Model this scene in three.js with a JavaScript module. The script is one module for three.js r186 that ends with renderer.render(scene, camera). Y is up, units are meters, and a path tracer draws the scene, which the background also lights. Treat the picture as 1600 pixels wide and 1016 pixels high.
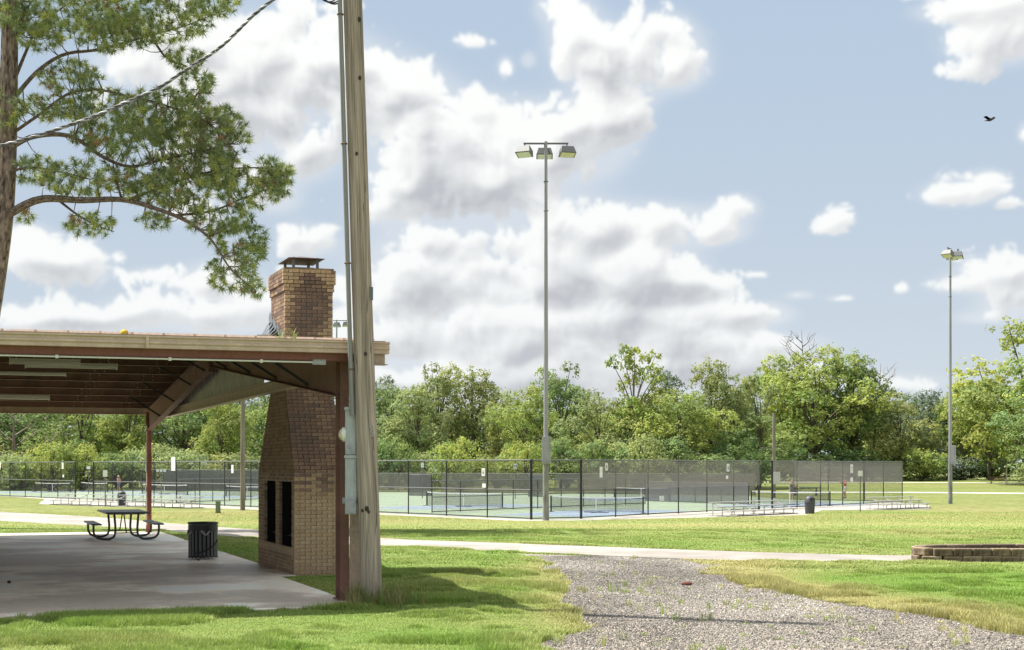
import * as THREE from 'three';
import { mergeGeometries } from 'three/addons/utils/BufferGeometryUtils.js';
import { RoundedBoxGeometry } from 'three/addons/geometries/RoundedBoxGeometry.js';
import { MarchingCubes } from 'three/addons/objects/MarchingCubes.js';

/* ---------- camera, sky, sun, exposure ---------- */
const scene = new THREE.Scene();
const K = 2450, YH = 727.5, CH = 2.15;                       // focal length in photo pixels, horizon row, eye height
const camera = new THREE.PerspectiveCamera(2 * Math.atan(508 / K) * 180 / Math.PI, 1600 / 1016, 0.1, 3000);
camera.position.set(0, CH, 0);
camera.lookAt(0, CH, -10);
camera.setViewOffset(1600, 1016, 0, -(YH - 508), 1600, 1016);
const renderer = new THREE.WebGLRenderer({ antialias: true });
renderer.toneMapping = THREE.LinearToneMapping;
const EXPOSURE = 1.9;
renderer.toneMappingExposure = EXPOSURE;
renderer.shadowMap.enabled = true;
const SUN_AZ = new THREE.Vector2(0.93, -0.37).normalize();   // the way shadows fall: right and towards the camera
const SUN_EL = 59 * Math.PI / 180;
const sunDir = new THREE.Vector3(-SUN_AZ.x * Math.cos(SUN_EL), Math.sin(SUN_EL), SUN_AZ.y * Math.cos(SUN_EL)).normalize();
const sun = new THREE.DirectionalLight(new THREE.Color(1.0, 0.95, 0.87), 4.3);
sun.position.copy(sunDir).multiplyScalar(150).add(new THREE.Vector3(0, 0, -60));
sun.target.position.set(0, 0, -60);
sun.castShadow = true; sun.shadow.radius = 1.3;
Object.assign(sun.shadow.camera, { left: -90, right: 90, top: 90, bottom: -90, near: 1, far: 400 });
sun.shadow.mapSize.set(4096, 4096);
scene.add(sun, sun.target);

/* ---------- random numbers and noise ---------- */
function rngOf(s) { return () => { s |= 0; s = s + 0x6D2B79F5 | 0; let t = Math.imul(s ^ s >>> 15, 1 | s); t = t + Math.imul(t ^ t >>> 7, 61 | t) ^ t; return ((t ^ t >>> 14) >>> 0) / 4294967296; }; }
function hash2(x, y) { let h = Math.imul(x, 374761393) + Math.imul(y, 668265263) | 0; h = Math.imul(h ^ h >>> 13, 1274126177); return ((h ^ h >>> 16) >>> 0) / 4294967296; }
function vnoise(x, y) {
  const xi = Math.floor(x), yi = Math.floor(y); let fx = x - xi, fy = y - yi;
  fx = fx * fx * fx * (fx * (fx * 6 - 15) + 10); fy = fy * fy * fy * (fy * (fy * 6 - 15) + 10);
  const a = hash2(xi, yi), b = hash2(xi + 1, yi), c = hash2(xi, yi + 1), d = hash2(xi + 1, yi + 1);
  return a + (b - a) * fx + (c - a) * fy + (a - b - c + d) * fx * fy;
}
function fbm(x, y, o = 5, g = 0.5) { let s = 0, a = 1, n = 0; for (let i = 0; i < o; i++) { s += a * vnoise(x, y); n += a; a *= g; x = x * 2.03 + 17.3; y = y * 2.03 + 9.1; } return s / n; }
const S = (a, b, x) => { const t = Math.min(1, Math.max(0, (x - a) / (b - a))); return t * t * (3 - 2 * t); };
const mix = (a, b, t) => a + (b - a) * t;

/* ---------- the sky: air and cumulus, computed in angles (1 unit = 1/2450 rad) ---------- */
{
  const W = 4096, H = 2048, HH = H / 2, U = K;
  const keep = new Float32Array(W * HH).fill(1);              // product of (1 - blob)
  const rad2col = (az) => ((az / (2 * Math.PI) + 0.25 + 2) % 1) * W;   // az 0 = -Z, right positive
  function splat(az, el, rx, ry, w) {                         // az, el in rad; radii in units
    const ce = Math.max(0.12, Math.cos(el)), hw = rx * 2.3 / U / ce / (2 * Math.PI) * W, hh = ry * 2.3 / U / Math.PI * H;
    const c0 = rad2col(az), r0 = el / Math.PI * H;
    for (let r = Math.max(0, Math.floor(r0 - hh)); r < Math.min(HH, r0 + hh); r++) for (let c = Math.floor(c0 - Math.min(hw, W / 2)); c < c0 + Math.min(hw, W / 2); c++) {
      const dx = (c + 0.5 - c0) / hw * 2.3, dy = (r + 0.5 - r0) / hh * 2.3 * (r + 0.5 < r0 ? 1.35 : 1);   // flatter underneath
      const q = dx * dx + dy * dy; if (q < 5.3) keep[r * W + ((c % W) + W) % W] *= 1 - w * Math.exp(-q);
    }
  }
  const inView = [[420,130,110,90],[500,115,80,60],[560,150,60,70],[350,185,120,120],[640,165,66,66],[680,250,110,90],[760,215,90,55],[850,210,90,45],[740,305,120,45],[900,245,80,55],[960,195,45,45],
    [900,60,46,60],[1000,95,90,55],[960,145,60,45],[1065,110,36,36],[870,12,34,30],[1040,60,45,36],[740,67,26,11,.75],[790,105,13,16,.8],[825,95,11,13,.8],
    [700,400,105,52],[640,440,90,58],[760,450,90,56],[870,350,66,38],[940,360,90,42],[1040,352,80,32],[1110,362,58,26],[1155,325,33,22,.8],[930,440,110,56],[1020,430,80,46],[860,425,90,56],[1080,450,40,22],
    [640,540,120,38,.97],[780,535,150,46,.97],[900,528,110,40,.97],[1010,515,100,38,.97],[1130,497,72,22,.92],[1195,492,44,18,.9],[1070,548,140,32,.97],[950,570,170,34,.97],
    [480,380,44,28],[470,250,46,38],[60,402,50,22],[110,415,58,32],[40,370,38,22],[240,430,32,12,.8],[280,442,22,10,.8],[340,440,58,32],[230,490,68,28],[340,500,88,32],[60,500,80,22],[150,506,58,16],[400,480,60,36],[200,105,62,36],[270,60,50,40],
    [1560,62,76,50],[1500,16,66,20],[1595,20,60,56],[1500,302,58,25],[1545,286,28,19],[1582,318,18,7,.7],[1305,345,29,17,.8],[1288,360,20,9,.7],[1188,430,14,6,.7],[1250,462,24,8,.7],[1310,467,20,6,.7],[1572,425,66,26],[1500,446,46,16,.8],[1592,470,60,22],[1548,497,60,13,.7],[1410,452,11,8,.7],[1602,210,12,18,.8],
    [1200,540,90,18,.7],[560,470,50,40,.8],[600,330,50,30,.8],[300,330,60,26,.7],[430,310,40,30,.8],[1010,590,160,24,.75],[620,600,160,30,.93],[850,605,220,30,.93],[200,575,260,26,.9],[1160,580,150,24,.9],[1360,600,120,16,.75],[80,600,200,30,.7]];
  for (const [px, py, rx, ry, w] of inView) { const az = Math.atan((px - 800) / K), el = Math.atan((YH - py) / K * Math.cos(az)); splat(az, el, rx * 0.97, ry, w ?? 0.93); }
  const rng = rngOf(77);
  for (let i = 0; i < 1500; i++) {                            // the same broken cumulus all round
    const az = (rng() * 2 - 1) * Math.PI, el = Math.asin(rng() * 0.98 + 0.01), big = 0.45 + 0.9 * Math.min(1, el / 0.6);
    const m = rng(), rx = (30 + 130 * m * m) * big, ry = rx * (0.45 + 0.25 * rng()), w = 0.75 + 0.2 * rng();
    const px = 800 + K * az, py = YH - K * el;
    if (Math.abs(px - 800) < 860 + rx && py > -60 - ry) continue;
    splat(az, el, rx, ry, w);
    for (let j = 0; j < 4; j++) splat(az + (rng() - 0.5) * 2.6 * rx / U / Math.max(0.2, Math.cos(el)), el + (rng() - 0.3) * 1.1 * ry / U, rx * (0.4 + 0.5 * rng()), ry * (0.5 + 0.5 * rng()), w);
  }
  const D = new Float32Array(W * HH);
  for (let r = 0; r < HH; r++) for (let c = 0; c < W; c++) {
    const i = r * W + c, el = (r + 0.5) / H * Math.PI, az = ((c + 0.5) / W - 0.25) * 2 * Math.PI, b = 1 - keep[i];
    if (b < 0.06) { D[i] = -0.5; continue; }
    const ce = Math.cos(el), x = Math.sin(az) * ce * U, y = el * U, z = Math.cos(az) * ce * U;   // keeps the noise seamless and even
    const qx = (x + z * 0.31), qy = y + z * 0.17;
    const wx = qx + 26 * (vnoise(qx / 45, qy / 45) - 0.5), wy = qy + 26 * (vnoise(qx / 45 + 50, qy / 45 + 9) - 0.5);
    let s = 0, a = 1, n = 0, f = 1 / 85;
    for (let k = 0; k < 5; k++) { const v = vnoise(wx * f + k * 13.7, wy * f + k * 7.9); s += a * (k < 1 ? v : 0.12 + 1.25 * Math.abs(2 * v - 1)); n += a; a *= 0.62; f *= 2.02; }
    D[i] = Math.min(b, 0.82 + 0.1 * b) * 0.82 + 1.2 * (s / n - 0.52) - 0.31;
  }
  const soft = new Float32Array(W * HH), tmp = new Float32Array(W * HH), RB = 5;   // softened density for the light through a cloud
  for (let r = 0; r < HH; r++) { let s = 0; for (let c = -RB; c <= RB; c++) s += Math.max(0, D[r * W + ((c + W) % W)]); for (let c = 0; c < W; c++) { tmp[r * W + c] = s / (2 * RB + 1); s += Math.max(0, D[r * W + (c + RB + 1) % W]) - Math.max(0, D[r * W + (c - RB + W) % W]); } }
  for (let c = 0; c < W; c++) for (let r = 0; r < HH; r++) { let s = 0, n = 0; for (let k = -3; k <= 3; k++) { const q = r + k; if (q >= 0 && q < HH) { s += tmp[q * W + c]; n++; } } soft[r * W + c] = s / n; }
  const wide = new Float32Array(W * HH), RW = 13;
  for (let r = 0; r < HH; r++) { let s = 0; for (let c = -RW; c <= RW; c++) s += soft[r * W + ((c + W) % W)]; for (let c = 0; c < W; c++) { tmp[r * W + c] = s / (2 * RW + 1); s += soft[r * W + (c + RW + 1) % W] - soft[r * W + (c - RW + W) % W]; } }
  for (let c = 0; c < W; c++) for (let r = 0; r < HH; r++) { let s = 0, n = 0; for (let k = -6; k <= 6; k += 2) { const q = r + k; if (q >= 0 && q < HH) { s += tmp[q * W + c]; n++; } } wide[r * W + c] = s / n; }
  const mass = (r, c) => wide[Math.min(HH - 1, Math.max(0, r)) * W + ((c % W) + W) % W];
  const deep = (r, c) => soft[Math.min(HH - 1, Math.max(0, r)) * W + ((c % W) + W) % W];
  const data = new Float32Array(W * H * 4), at = (r, c) => D[Math.min(HH - 1, Math.max(0, r)) * W + ((c % W) + W) % W];
  for (let r = 0; r < H; r++) {
    const el = (r + 0.5 - HH) / H * Math.PI, up = Math.max(0, el);
    const t = 1 - Math.exp(-up / 0.2);
    const air = [mix(0.60, 0.355, t), mix(0.655, 0.475, t), mix(0.70, 0.645, t)];
    for (let c = 0; c < W; c++) {
      const o = (r * W + c) * 4; let R = air[0], G_ = air[1], B = air[2];
      if (r >= HH) {
        const q = r - HH, dd = at(q, c);
        const veil = 0.45 * S(0.08, 0.6, 1 - keep[q * W + c]); R = mix(R, 0.72, veil); G_ = mix(G_, 0.75, veil); B = mix(B, 0.79, veil);
        if (dd > 0) {
          const al = S(0, 0.17, dd) * 0.95;
          let above = 0.35 * deep(q + 6, c - 3); for (const [k, w] of [[14, .35], [26, .3], [40, .2]]) above += w * mass(q + k, c - Math.round(k * 0.45));
          const body = Math.max(0, dd);
          let lit = Math.exp(-above * 2.0) * 0.40 + 0.66 - 0.10 * S(0.25, 0.6, body) * S(0.05, 0.3, above);
          const relief = deep(q - 4, c + 3) - deep(q + 4, c - 3), fine = at(q - 2, c + 1) - at(q + 2, c - 1);
          lit += Math.max(-0.13, Math.min(0.13, relief * 0.75)) + Math.max(-0.06, Math.min(0.06, fine * 0.25));
          lit = Math.min(0.93, Math.max(0.46, lit * 0.95));
          const far = Math.exp(-up / 0.11) * 0.35;            // low clouds sink into the air
          const cr = mix(0.95 * lit, air[0], far), cg = mix(0.955 * lit + 0.012, air[1], far), cb = mix(0.95 * lit + 0.045 * (1.03 - lit) / 0.5, air[2], far);
          R = mix(R, cr, al); G_ = mix(G_, cg, al); B = mix(B, cb, al);
        }
      } 
      data[o] = 1.16 * R / EXPOSURE; data[o + 1] = 1.15 * G_ / EXPOSURE; data[o + 2] = 1.13 * B / EXPOSURE; data[o + 3] = 1;
    }
  }
  const sky = new THREE.DataTexture(data, W, H, THREE.RGBAFormat, THREE.FloatType);
  sky.mapping = THREE.EquirectangularReflectionMapping; sky.magFilter = sky.minFilter = THREE.LinearFilter; sky.colorSpace = THREE.LinearSRGBColorSpace; sky.needsUpdate = true;
  scene.background = sky; scene.environment = sky;
}

/* ---------- helpers: things, parts, geometry, materials ---------- */
const taken = {};
function numbered(n) { const k = taken[n] = (taken[n] ?? -1) + 1; return k ? n + '_' + String(k).padStart(3, '0') : n; }
function tag(o, label, category, group) { o.userData.label = label; o.userData.category = category; if (group) o.userData.group = group; return o; }
function thing(name, label, category, pos = [0, 0, 0], turn = 0, group) {
  const o = new THREE.Group(); o.name = numbered(name); o.position.set(...pos); o.rotation.y = turn; scene.add(o); return tag(o, label, category, group);
}
function part(name, geo, mat, parent) { const g = Array.isArray(geo) ? join(geo) : geo, m = new THREE.Mesh(g, mat); m.name = name; parent.add(m); return m; }
function single(name, geo, mat, label, category, group) { const m = part(numbered(name), geo, mat, scene); return tag(m, label, category, group); }
function struct(name, geo, mat) { const m = part(name, geo, mat, scene); m.userData.kind = 'structure'; return m; }
function copy(o, label, pos, turn) { const c = o.clone(); c.name = numbered(o.name.replace(/_\d{3}$/, '')); c.userData = { ...o.userData, label }; if (pos) c.position.set(...pos); if (turn !== undefined) c.rotation.y = turn; scene.add(c); return c; }
function join(list) { const l = list.map((g) => { const n = g.index ? g.toNonIndexed() : g; for (const k of Object.keys(n.attributes)) if (!['position', 'normal', 'uv', 'color'].includes(k)) n.deleteAttribute(k); return n; }); if (l.some((g) => !g.attributes.color)) l.forEach((g) => g.deleteAttribute('color')); return mergeGeometries(l); }
const V = (x, y, z) => new THREE.Vector3(x, y, z);
function box(x0, x1, y0, y1, z0, z1) { const g = new THREE.BoxGeometry(Math.abs(x1 - x0), Math.abs(y1 - y0), Math.abs(z1 - z0)); g.translate((x0 + x1) / 2, (y0 + y1) / 2, (z0 + z1) / 2); return metres(g); }
function rbox(w, h, d, r = 0.01) { return new RoundedBoxGeometry(w, h, d, 2, r); }
function bar(a, b, w, h) {                                     // a box from a to b, w wide and h high
  const d = b.clone().sub(a), L = d.length(), g = metres(new THREE.BoxGeometry(w, h, L));
  const m = new THREE.Matrix4().lookAt(a, b, Math.abs(d.y) > 0.98 * L ? V(1, 0, 0) : V(0, 1, 0)); m.setPosition(a.clone().add(b).multiplyScalar(0.5)); return g.applyMatrix4(m);
}
function rod(a, b, r, r2 = r, n = 8) { const d = b.clone().sub(a), g = new THREE.CylinderGeometry(r2, r, d.length(), n, 1); g.applyQuaternion(new THREE.Quaternion().setFromUnitVectors(V(0, 1, 0), d.normalize())); return g.translate((a.x + b.x) / 2, (a.y + b.y) / 2, (a.z + b.z) / 2); }
function tube(pts, r, seg = 24, n = 7, closed = false) { return new THREE.TubeGeometry(new THREE.CatmullRomCurve3(pts, closed, 'centripetal'), seg, r, n, closed); }
function taper(pts, r0, r1, seg, n = 8, pw = 1) {              // a tapering limb along points
  const c = new THREE.CatmullRomCurve3(pts, false, 'centripetal'), g = new THREE.TubeGeometry(c, seg, 1, n, false), p = g.attributes.position, v = V(0, 0, 0);
  for (let i = 0; i <= seg; i++) { const t = i / seg, r = mix(r0, r1, Math.pow(t, pw)); c.getPointAt(t, v); for (let j = 0; j <= n; j++) { const k = i * (n + 1) + j; p.setXYZ(k, v.x + (p.getX(k) - v.x) * r, v.y + (p.getY(k) - v.y) * r, v.z + (p.getZ(k) - v.z) * r); } }
  g.computeVertexNormals(); return g;
}
function metres(g) {                                           // uv in metres from the face's own plane
  if (g.index) g = g.toNonIndexed(); const p = g.attributes.position, n = g.attributes.normal, uv = new Float32Array(p.count * 2);
  for (let i = 0; i < p.count; i++) { const ax = Math.abs(n.getX(i)), ay = Math.abs(n.getY(i)), az = Math.abs(n.getZ(i)); const [a, b] = ax > ay && ax > az ? [p.getZ(i), p.getY(i)] : ay > az ? [p.getX(i), p.getZ(i)] : [p.getX(i), p.getY(i)]; uv[2 * i] = a; uv[2 * i + 1] = b; }
  g.setAttribute('uv', new THREE.BufferAttribute(uv, 2)); return g;
}
function prism(pts, x0, x1, holes = []) {                      // outline in (v, y), v = -z, extruded along x
  const s = new THREE.Shape(pts.map(([a, b]) => new THREE.Vector2(a, b))); for (const h of holes) s.holes.push(new THREE.Path(h.map(([a, b]) => new THREE.Vector2(a, b))));
  const g = new THREE.ExtrudeGeometry(s, { depth: x1 - x0, bevelEnabled: false }); g.rotateY(Math.PI / 2); g.translate(x0, 0, 0); return metres(g);
}
const enc = (v) => { v = Math.min(1, Math.max(0, v)); return 255 * (v <= 0.0031308 ? 12.92 * v : 1.055 * Math.pow(v, 1 / 2.4) - 0.055); };
function tex(w, h, f, size, srgb = true) {                     // f(x, y) gives linear rgb; size = metres per repeat
  const d = new Uint8Array(w * h * 4); let i = 0;
  for (let y = 0; y < h; y++) for (let x = 0; x < w; x++) { const c = f(x, y); for (let k = 0; k < 3; k++) d[i++] = srgb ? enc(c[k]) : Math.min(255, Math.max(0, c[k] * 255)); d[i++] = 255; }
  const t = new THREE.DataTexture(d, w, h); t.wrapS = t.wrapT = THREE.RepeatWrapping; t.magFilter = THREE.LinearFilter; t.minFilter = THREE.LinearMipmapLinearFilter; t.generateMipmaps = true;
  if (srgb) t.colorSpace = THREE.SRGBColorSpace; if (size) t.repeat.set(1 / size[0], 1 / size[1]); t.needsUpdate = true; return t;
}
function tfbm(x, y, p, o = 5) { let s = 0, a = 1, n = 0; for (let i = 0; i < o; i++) { const q = p * 2 ** i, X = x * q, Y = y * q, xi = Math.floor(X), yi = Math.floor(Y), fx = X - xi, fy = Y - yi, sx = fx * fx * (3 - 2 * fx), sy = fy * fy * (3 - 2 * fy), h = (u, v) => hash2((u % q) + i * 91, (v % q) + i * 57);
  s += a * mix(mix(h(xi, yi), h(xi + 1, yi), sx), mix(h(xi, yi + 1), h(xi + 1, yi + 1), sx), sy); n += a; a *= 0.55; } return s / n; }   // tiles over 0..1
const grey = (f) => (x, y) => { const v = f(x, y); return [v, v, v]; };
const tGrain = tex(512, 512, grey((x, y) => 0.62 + 0.55 * (tfbm(x / 512, y / 512, 8, 6) - 0.5) * 2 * 0.6), [1.5, 1.5]);
const tMetal = tex(512, 512, grey((x, y) => { const a = tfbm(x / 512, y / 512, 4, 6), b = tfbm(x / 512 + 0.3, y / 512, 32, 3); return 0.72 + 0.5 * (a - 0.5) + 0.25 * (b - 0.5); }), [1.2, 1.2]);
const std = (r, g, b, rough = 0.8, o = {}) => new THREE.MeshStandardMaterial({ color: new THREE.Color(r, g, b), roughness: rough, ...o });
const M = {
  maroon: std(0.30, 0.115, 0.09, 0.62, { map: tMetal }), brown: std(0.28, 0.145, 0.11, 0.7, { map: tMetal }), rust: std(0.36, 0.12, 0.075, 0.7, { map: tMetal }),
  tan: std(0.72, 0.555, 0.44, 0.5, { map: tMetal }), tanPlain: std(0.62, 0.47, 0.36, 0.55, { map: tMetal }), cream: std(0.6, 0.58, 0.5, 0.6, { map: tMetal }),
  galv: std(0.47, 0.475, 0.51, 0.5, { metalness: 0.25, map: tMetal }), galvDark: std(0.16, 0.165, 0.165, 0.55, { metalness: 0.2 }), boxGrey: std(0.56, 0.60, 0.62, 0.5, { map: tMetal }),
  black: std(0.014, 0.014, 0.016, 0.5), blackPaint: std(0.02, 0.021, 0.023, 0.45), white: std(0.8, 0.8, 0.77, 0.6), alu: std(0.52, 0.52, 0.50, 0.45, { metalness: 0.35 }),
  tube: std(0.05, 0.048, 0.047, 0.45), plastic: std(0.07, 0.075, 0.085, 0.5), glassy: std(0.62, 0.66, 0.62, 0.25), yellowGlass: std(0.62, 0.60, 0.36, 0.25), greenBox: std(0.16, 0.2, 0.12, 0.6),
};

/* ---------- the lie of the land ---------- */
const landY = (d) => -0.6 * S(48, 80, d) + 0.6 * S(185, 235, d);
function G(px, py) {                                           // where a line of sight meets the land
  let a = 5, b = 600; const f = (d) => CH - (py - YH) / K * d - landY(d);
  for (let d = 5, p = f(5); d < 600; d += 0.5) { const q = f(d + 0.5); if (p > 0 && q <= 0) { a = d; b = d + 0.5; break; } p = q; }
  for (let i = 0; i < 20; i++) { const m = (a + b) / 2; f(m) > 0 ? a = m : b = m; }
  return V((px - 800) / K * a, landY(a), -a);
}
const P = (px, py, d) => V((px - 800) / K * d, CH - (py - YH) / K * d, -d);
const TH = 19.5 * Math.PI / 180, O = V(-2.52, 0, -24.2);       // the pavilion's axes: x to the right along the eave, v = -z to the back
const loc = (u, y, v) => V(O.x + u * Math.cos(TH) - v * Math.sin(TH), y, O.z - u * Math.sin(TH) - v * Math.cos(TH));
const toUV = (x, z) => { const dx = x - O.x, dz = z - O.z; return [dx * Math.cos(TH) - dz * Math.sin(TH), -dx * Math.sin(TH) - dz * Math.cos(TH)]; };
function inPoly(poly, x, z) { let c = false; for (let i = 0, j = poly.length - 1; i < poly.length; j = i++) { const a = poly[i], b = poly[j]; if ((a.z > z) !== (b.z > z) && x < (b.x - a.x) * (z - a.z) / (b.z - a.z) + a.x) c = !c; } return c; }
const curve = (list, n) => new THREE.CatmullRomCurve3(list, false, 'centripetal').getSpacedPoints(n);
function ribbon(A, B, lift, skirt, cross = 3) {                // a sheet between two edges with a real step at its rim
  const n = A.length, pos = [], uv = [], idx = [], row = cross + 3;
  for (let i = 0; i < n; i++) for (let j = 0; j < row; j++) {
    const t = Math.min(1, Math.max(0, (j - 1) / cross)), x = mix(A[i].x, B[i].x, t), z = mix(A[i].z, B[i].z, t), rim = j === 0 || j === row - 1;
    pos.push(x, landY(-z) + (rim ? -skirt : lift), z); uv.push(x, z);
  }
  for (let i = 0; i < n - 1; i++) for (let j = 0; j < row - 1; j++) { const a = i * row + j, b = a + 1, c = a + row, d = c + 1; idx.push(a, b, c, b, d, c); }
  let g = new THREE.BufferGeometry(); g.setAttribute('position', new THREE.Float32BufferAttribute(pos, 3)); g.setAttribute('uv', new THREE.Float32BufferAttribute(uv, 2)); g.setIndex(idx); g = g.toNonIndexed(); g.computeVertexNormals();
  if (g.attributes.normal.getY(6) < 0) { const p = g.attributes.position; for (let i = 0; i < p.count; i += 3) { const x = p.getX(i), y = p.getY(i), z = p.getZ(i), u = g.attributes.uv, a = u.getX(i), b = u.getY(i); p.setXYZ(i, p.getX(i + 1), p.getY(i + 1), p.getZ(i + 1)); p.setXYZ(i + 1, x, y, z); u.setXY(i, u.getX(i + 1), u.getY(i + 1)); u.setXY(i + 1, a, b); } g.computeVertexNormals(); }
  return g;
}
function sheet(pts, y) {                                       // a flat level sheet
  const s = new THREE.Shape(pts.map((p) => new THREE.Vector2(p.x, p.z))), g = new THREE.ShapeGeometry(s); g.rotateX(Math.PI / 2); const p = g.attributes.position; for (let i = 0; i < p.count; i++) p.setY(i, y);
  const ix = g.index; for (let i = 0; i < ix.count; i += 3) { const a = ix.getX(i); ix.setX(i, ix.getX(i + 1)); ix.setX(i + 1, a); } g.computeVertexNormals(); if (g.attributes.normal.getY(0) < 0) { for (let i = 0; i < ix.count; i += 3) { const a = ix.getX(i); ix.setX(i, ix.getX(i + 1)); ix.setX(i + 1, a); } g.computeVertexNormals(); } const uv = g.attributes.uv; for (let i = 0; i < p.count; i++) uv.setXY(i, p.getX(i), p.getZ(i)); return g;
}
const grassTone = (x, z) => {                                  // dry and lush patches of the lawn, 0 lush .. 1 dry
  const d = -z; let t = 0.36 + 0.9 * (fbm(x / 7, z / 7, 4) - 0.5) + 0.5 * (fbm(x / 1.4 + 40, z / 1.4, 3) - 0.5);
  t += 0.26 * S(48, 64, d) * (1 - S(90, 120, d)); t -= 0.16 * S(28, 20, d) * (x < 1 ? 1 : 0);
  return Math.min(1, Math.max(0, t));
};
const LUSH = [0.17, 0.26, 0.045], DRY = [0.36, 0.35, 0.145];

/* edges of the path and the gravel drive, read off the ground */
const pathFar = curve([[-330, 786], [-150, 793], [0, 801], [200, 813], [384, 828], [600, 843], [850, 853], [1100, 862.3], [1300, 868.3], [1420, 870.5], [1560, 868], [1700, 863], [2000, 855]].map(([a, b]) => G(a, b)), 150);
const pathNear = curve([[-330, 797], [-150, 805.5], [0, 815], [200, 827], [384, 842], [600, 855], [850, 866], [1100, 876.5], [1300, 880], [1420, 880], [1520, 876], [1700, 871], [2000, 862]].map(([a, b]) => G(a, b)), 150);
const pathPoly = [...pathFar, ...pathNear.slice().reverse()];
const rag = (list, s, a) => curve(list.map(([a, b]) => G(a, b)), 90).map((p, i) => V(p.x + a * (fbm(i * 0.37 + s, s, 3) - 0.5), 0, p.z + a * (fbm(s, i * 0.37 + s, 3) - 0.5)));
const gravelL = rag([[800, 866], [835, 876], [862, 895], [872, 915], [876, 940], [905, 962], [888, 985], [868, 1016], [820, 1080], [740, 1180], [600, 1350]], 3, 0.8);
const gravelR = rag([[1062, 874], [1085, 884], [1120, 902], [1195, 925], [1290, 941], [1430, 966], [1600, 994], [1780, 1022], [2050, 1080], [2600, 1180], [3500, 1350]], 8, 0.8);
const gravelPoly = [...gravelL, ...gravelR.slice().reverse()];
const courtZone = [[-120,765],[-120,772.5],[0,776],[70,780.5],[60,788.5],[160,792.5],[300,794],[400,797],[562,803.5],[600,806],[720,811],[835,816],[905,814.6],[1060,810.6],[1262,806],[1285,798],[1452,796.5],[1452,790],[1400,785],[1240,781]].map(([a, b]) => G(a, b));
const SLAB = { u0: -22.5, u1: 0.34, v0: -0.92, v1: 26.8, y: 0.07 };

/* ---------- ground ---------- */
{
  const ds = [], xs = []; for (let d = -30; d < 14; d += 4) ds.push(d); for (let d = 14; d < 60; d += 0.5) ds.push(d); for (let d = 60; d < 260; d += 2) ds.push(d); for (let d = 260; d <= 1500; d += 60) ds.push(d);
  for (let x = -900; x < -60; x += 60) xs.push(x); for (let x = -60; x < -18; x += 2) xs.push(x); for (let x = -18; x < 18; x += 0.5) xs.push(x); for (let x = 18; x < 60; x += 2) xs.push(x); for (let x = 60; x <= 900; x += 60) xs.push(x);
  const pos = [], uv = [], col = [], idx = [];
  for (const d of ds) for (const x of xs) { pos.push(x, landY(d), -d); uv.push(x, -d); const t = grassTone(x, -d); for (let k = 0; k < 3; k++) col.push(mix(LUSH[k], DRY[k], t)); }
  for (let i = 0; i < ds.length - 1; i++) for (let j = 0; j < xs.length - 1; j++) { const a = i * xs.length + j; idx.push(a, a + 1, a + xs.length, a + 1, a + xs.length + 1, a + xs.length); }
  const g = new THREE.BufferGeometry(); g.setAttribute('position', new THREE.Float32BufferAttribute(pos, 3)); g.setAttribute('uv', new THREE.Float32BufferAttribute(uv, 2)); g.setAttribute('color', new THREE.Float32BufferAttribute(col, 3)); g.setIndex(idx); g.computeVertexNormals();
  const t = tex(1024, 1024, (x, y) => { const a = tfbm(x / 1024, y / 1024, 24, 5), b = tfbm(x / 1024, y / 1024 + 0.5, 128, 2), v = 0.28 + 0.95 * a * (0.55 + 0.9 * b); return [v * (0.92 + 0.25 * b), v, v * 0.9]; }, [9, 9]);
  const bt = tex(512, 512, grey((x, y) => tfbm(x / 512, y / 512, 64, 3)), [4, 4], false);
  struct('ground', g, new THREE.MeshStandardMaterial({ vertexColors: true, map: t, roughness: 1, bumpMap: bt, bumpScale: 0.05 }));
}
const concreteTex = (lo, hi, p, size, s = 0) => tex(1024, 1024, (x, y) => { const X = x / 1024, Y = y / 1024, a = tfbm(X + s, Y, p, 6), b = tfbm(X, Y + 0.4 + s, p * 5, 4), c = tfbm(X + 0.7, Y, 200, 2); const v = mix(lo, hi, S(0.28, 0.72, a * 0.65 + b * 0.35)) * (0.9 + 0.2 * c); return [v * 1.02, v * 0.98, v * 0.93]; }, size);
struct('path', ribbon(pathFar, pathNear, 0.035, 0.05), std(0.58, 0.55, 0.52, 0.95, { map: concreteTex(0.5, 0.78, 5, [9, 9]) }));
{
  const t = tex(1024, 1024, (x, y) => { const X = x / 1024, Y = y / 1024, b = tfbm(X, Y, 256, 2), c = tfbm(X, Y, 6, 5), e = hash2(x >> 1, y >> 1); const v = (0.16 + 0.42 * b * b * 1.9 + 0.14 * (e - 0.5)) * (0.75 + 0.5 * c); return [v * 1.1, v, v * 0.9]; }, [4.5, 4.5]);
  const bt = tex(512, 512, grey((x, y) => tfbm(x / 512, y / 512, 128, 2)), [2.2, 2.2], false);
  struct('gravel_drive', ribbon(gravelL, gravelR, 0.012, 0.03, 8), new THREE.MeshStandardMaterial({ color: new THREE.Color(0.85, 0.81, 0.75), map: t, roughness: 1, bumpMap: bt, bumpScale: 0.02 }));
}
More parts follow.
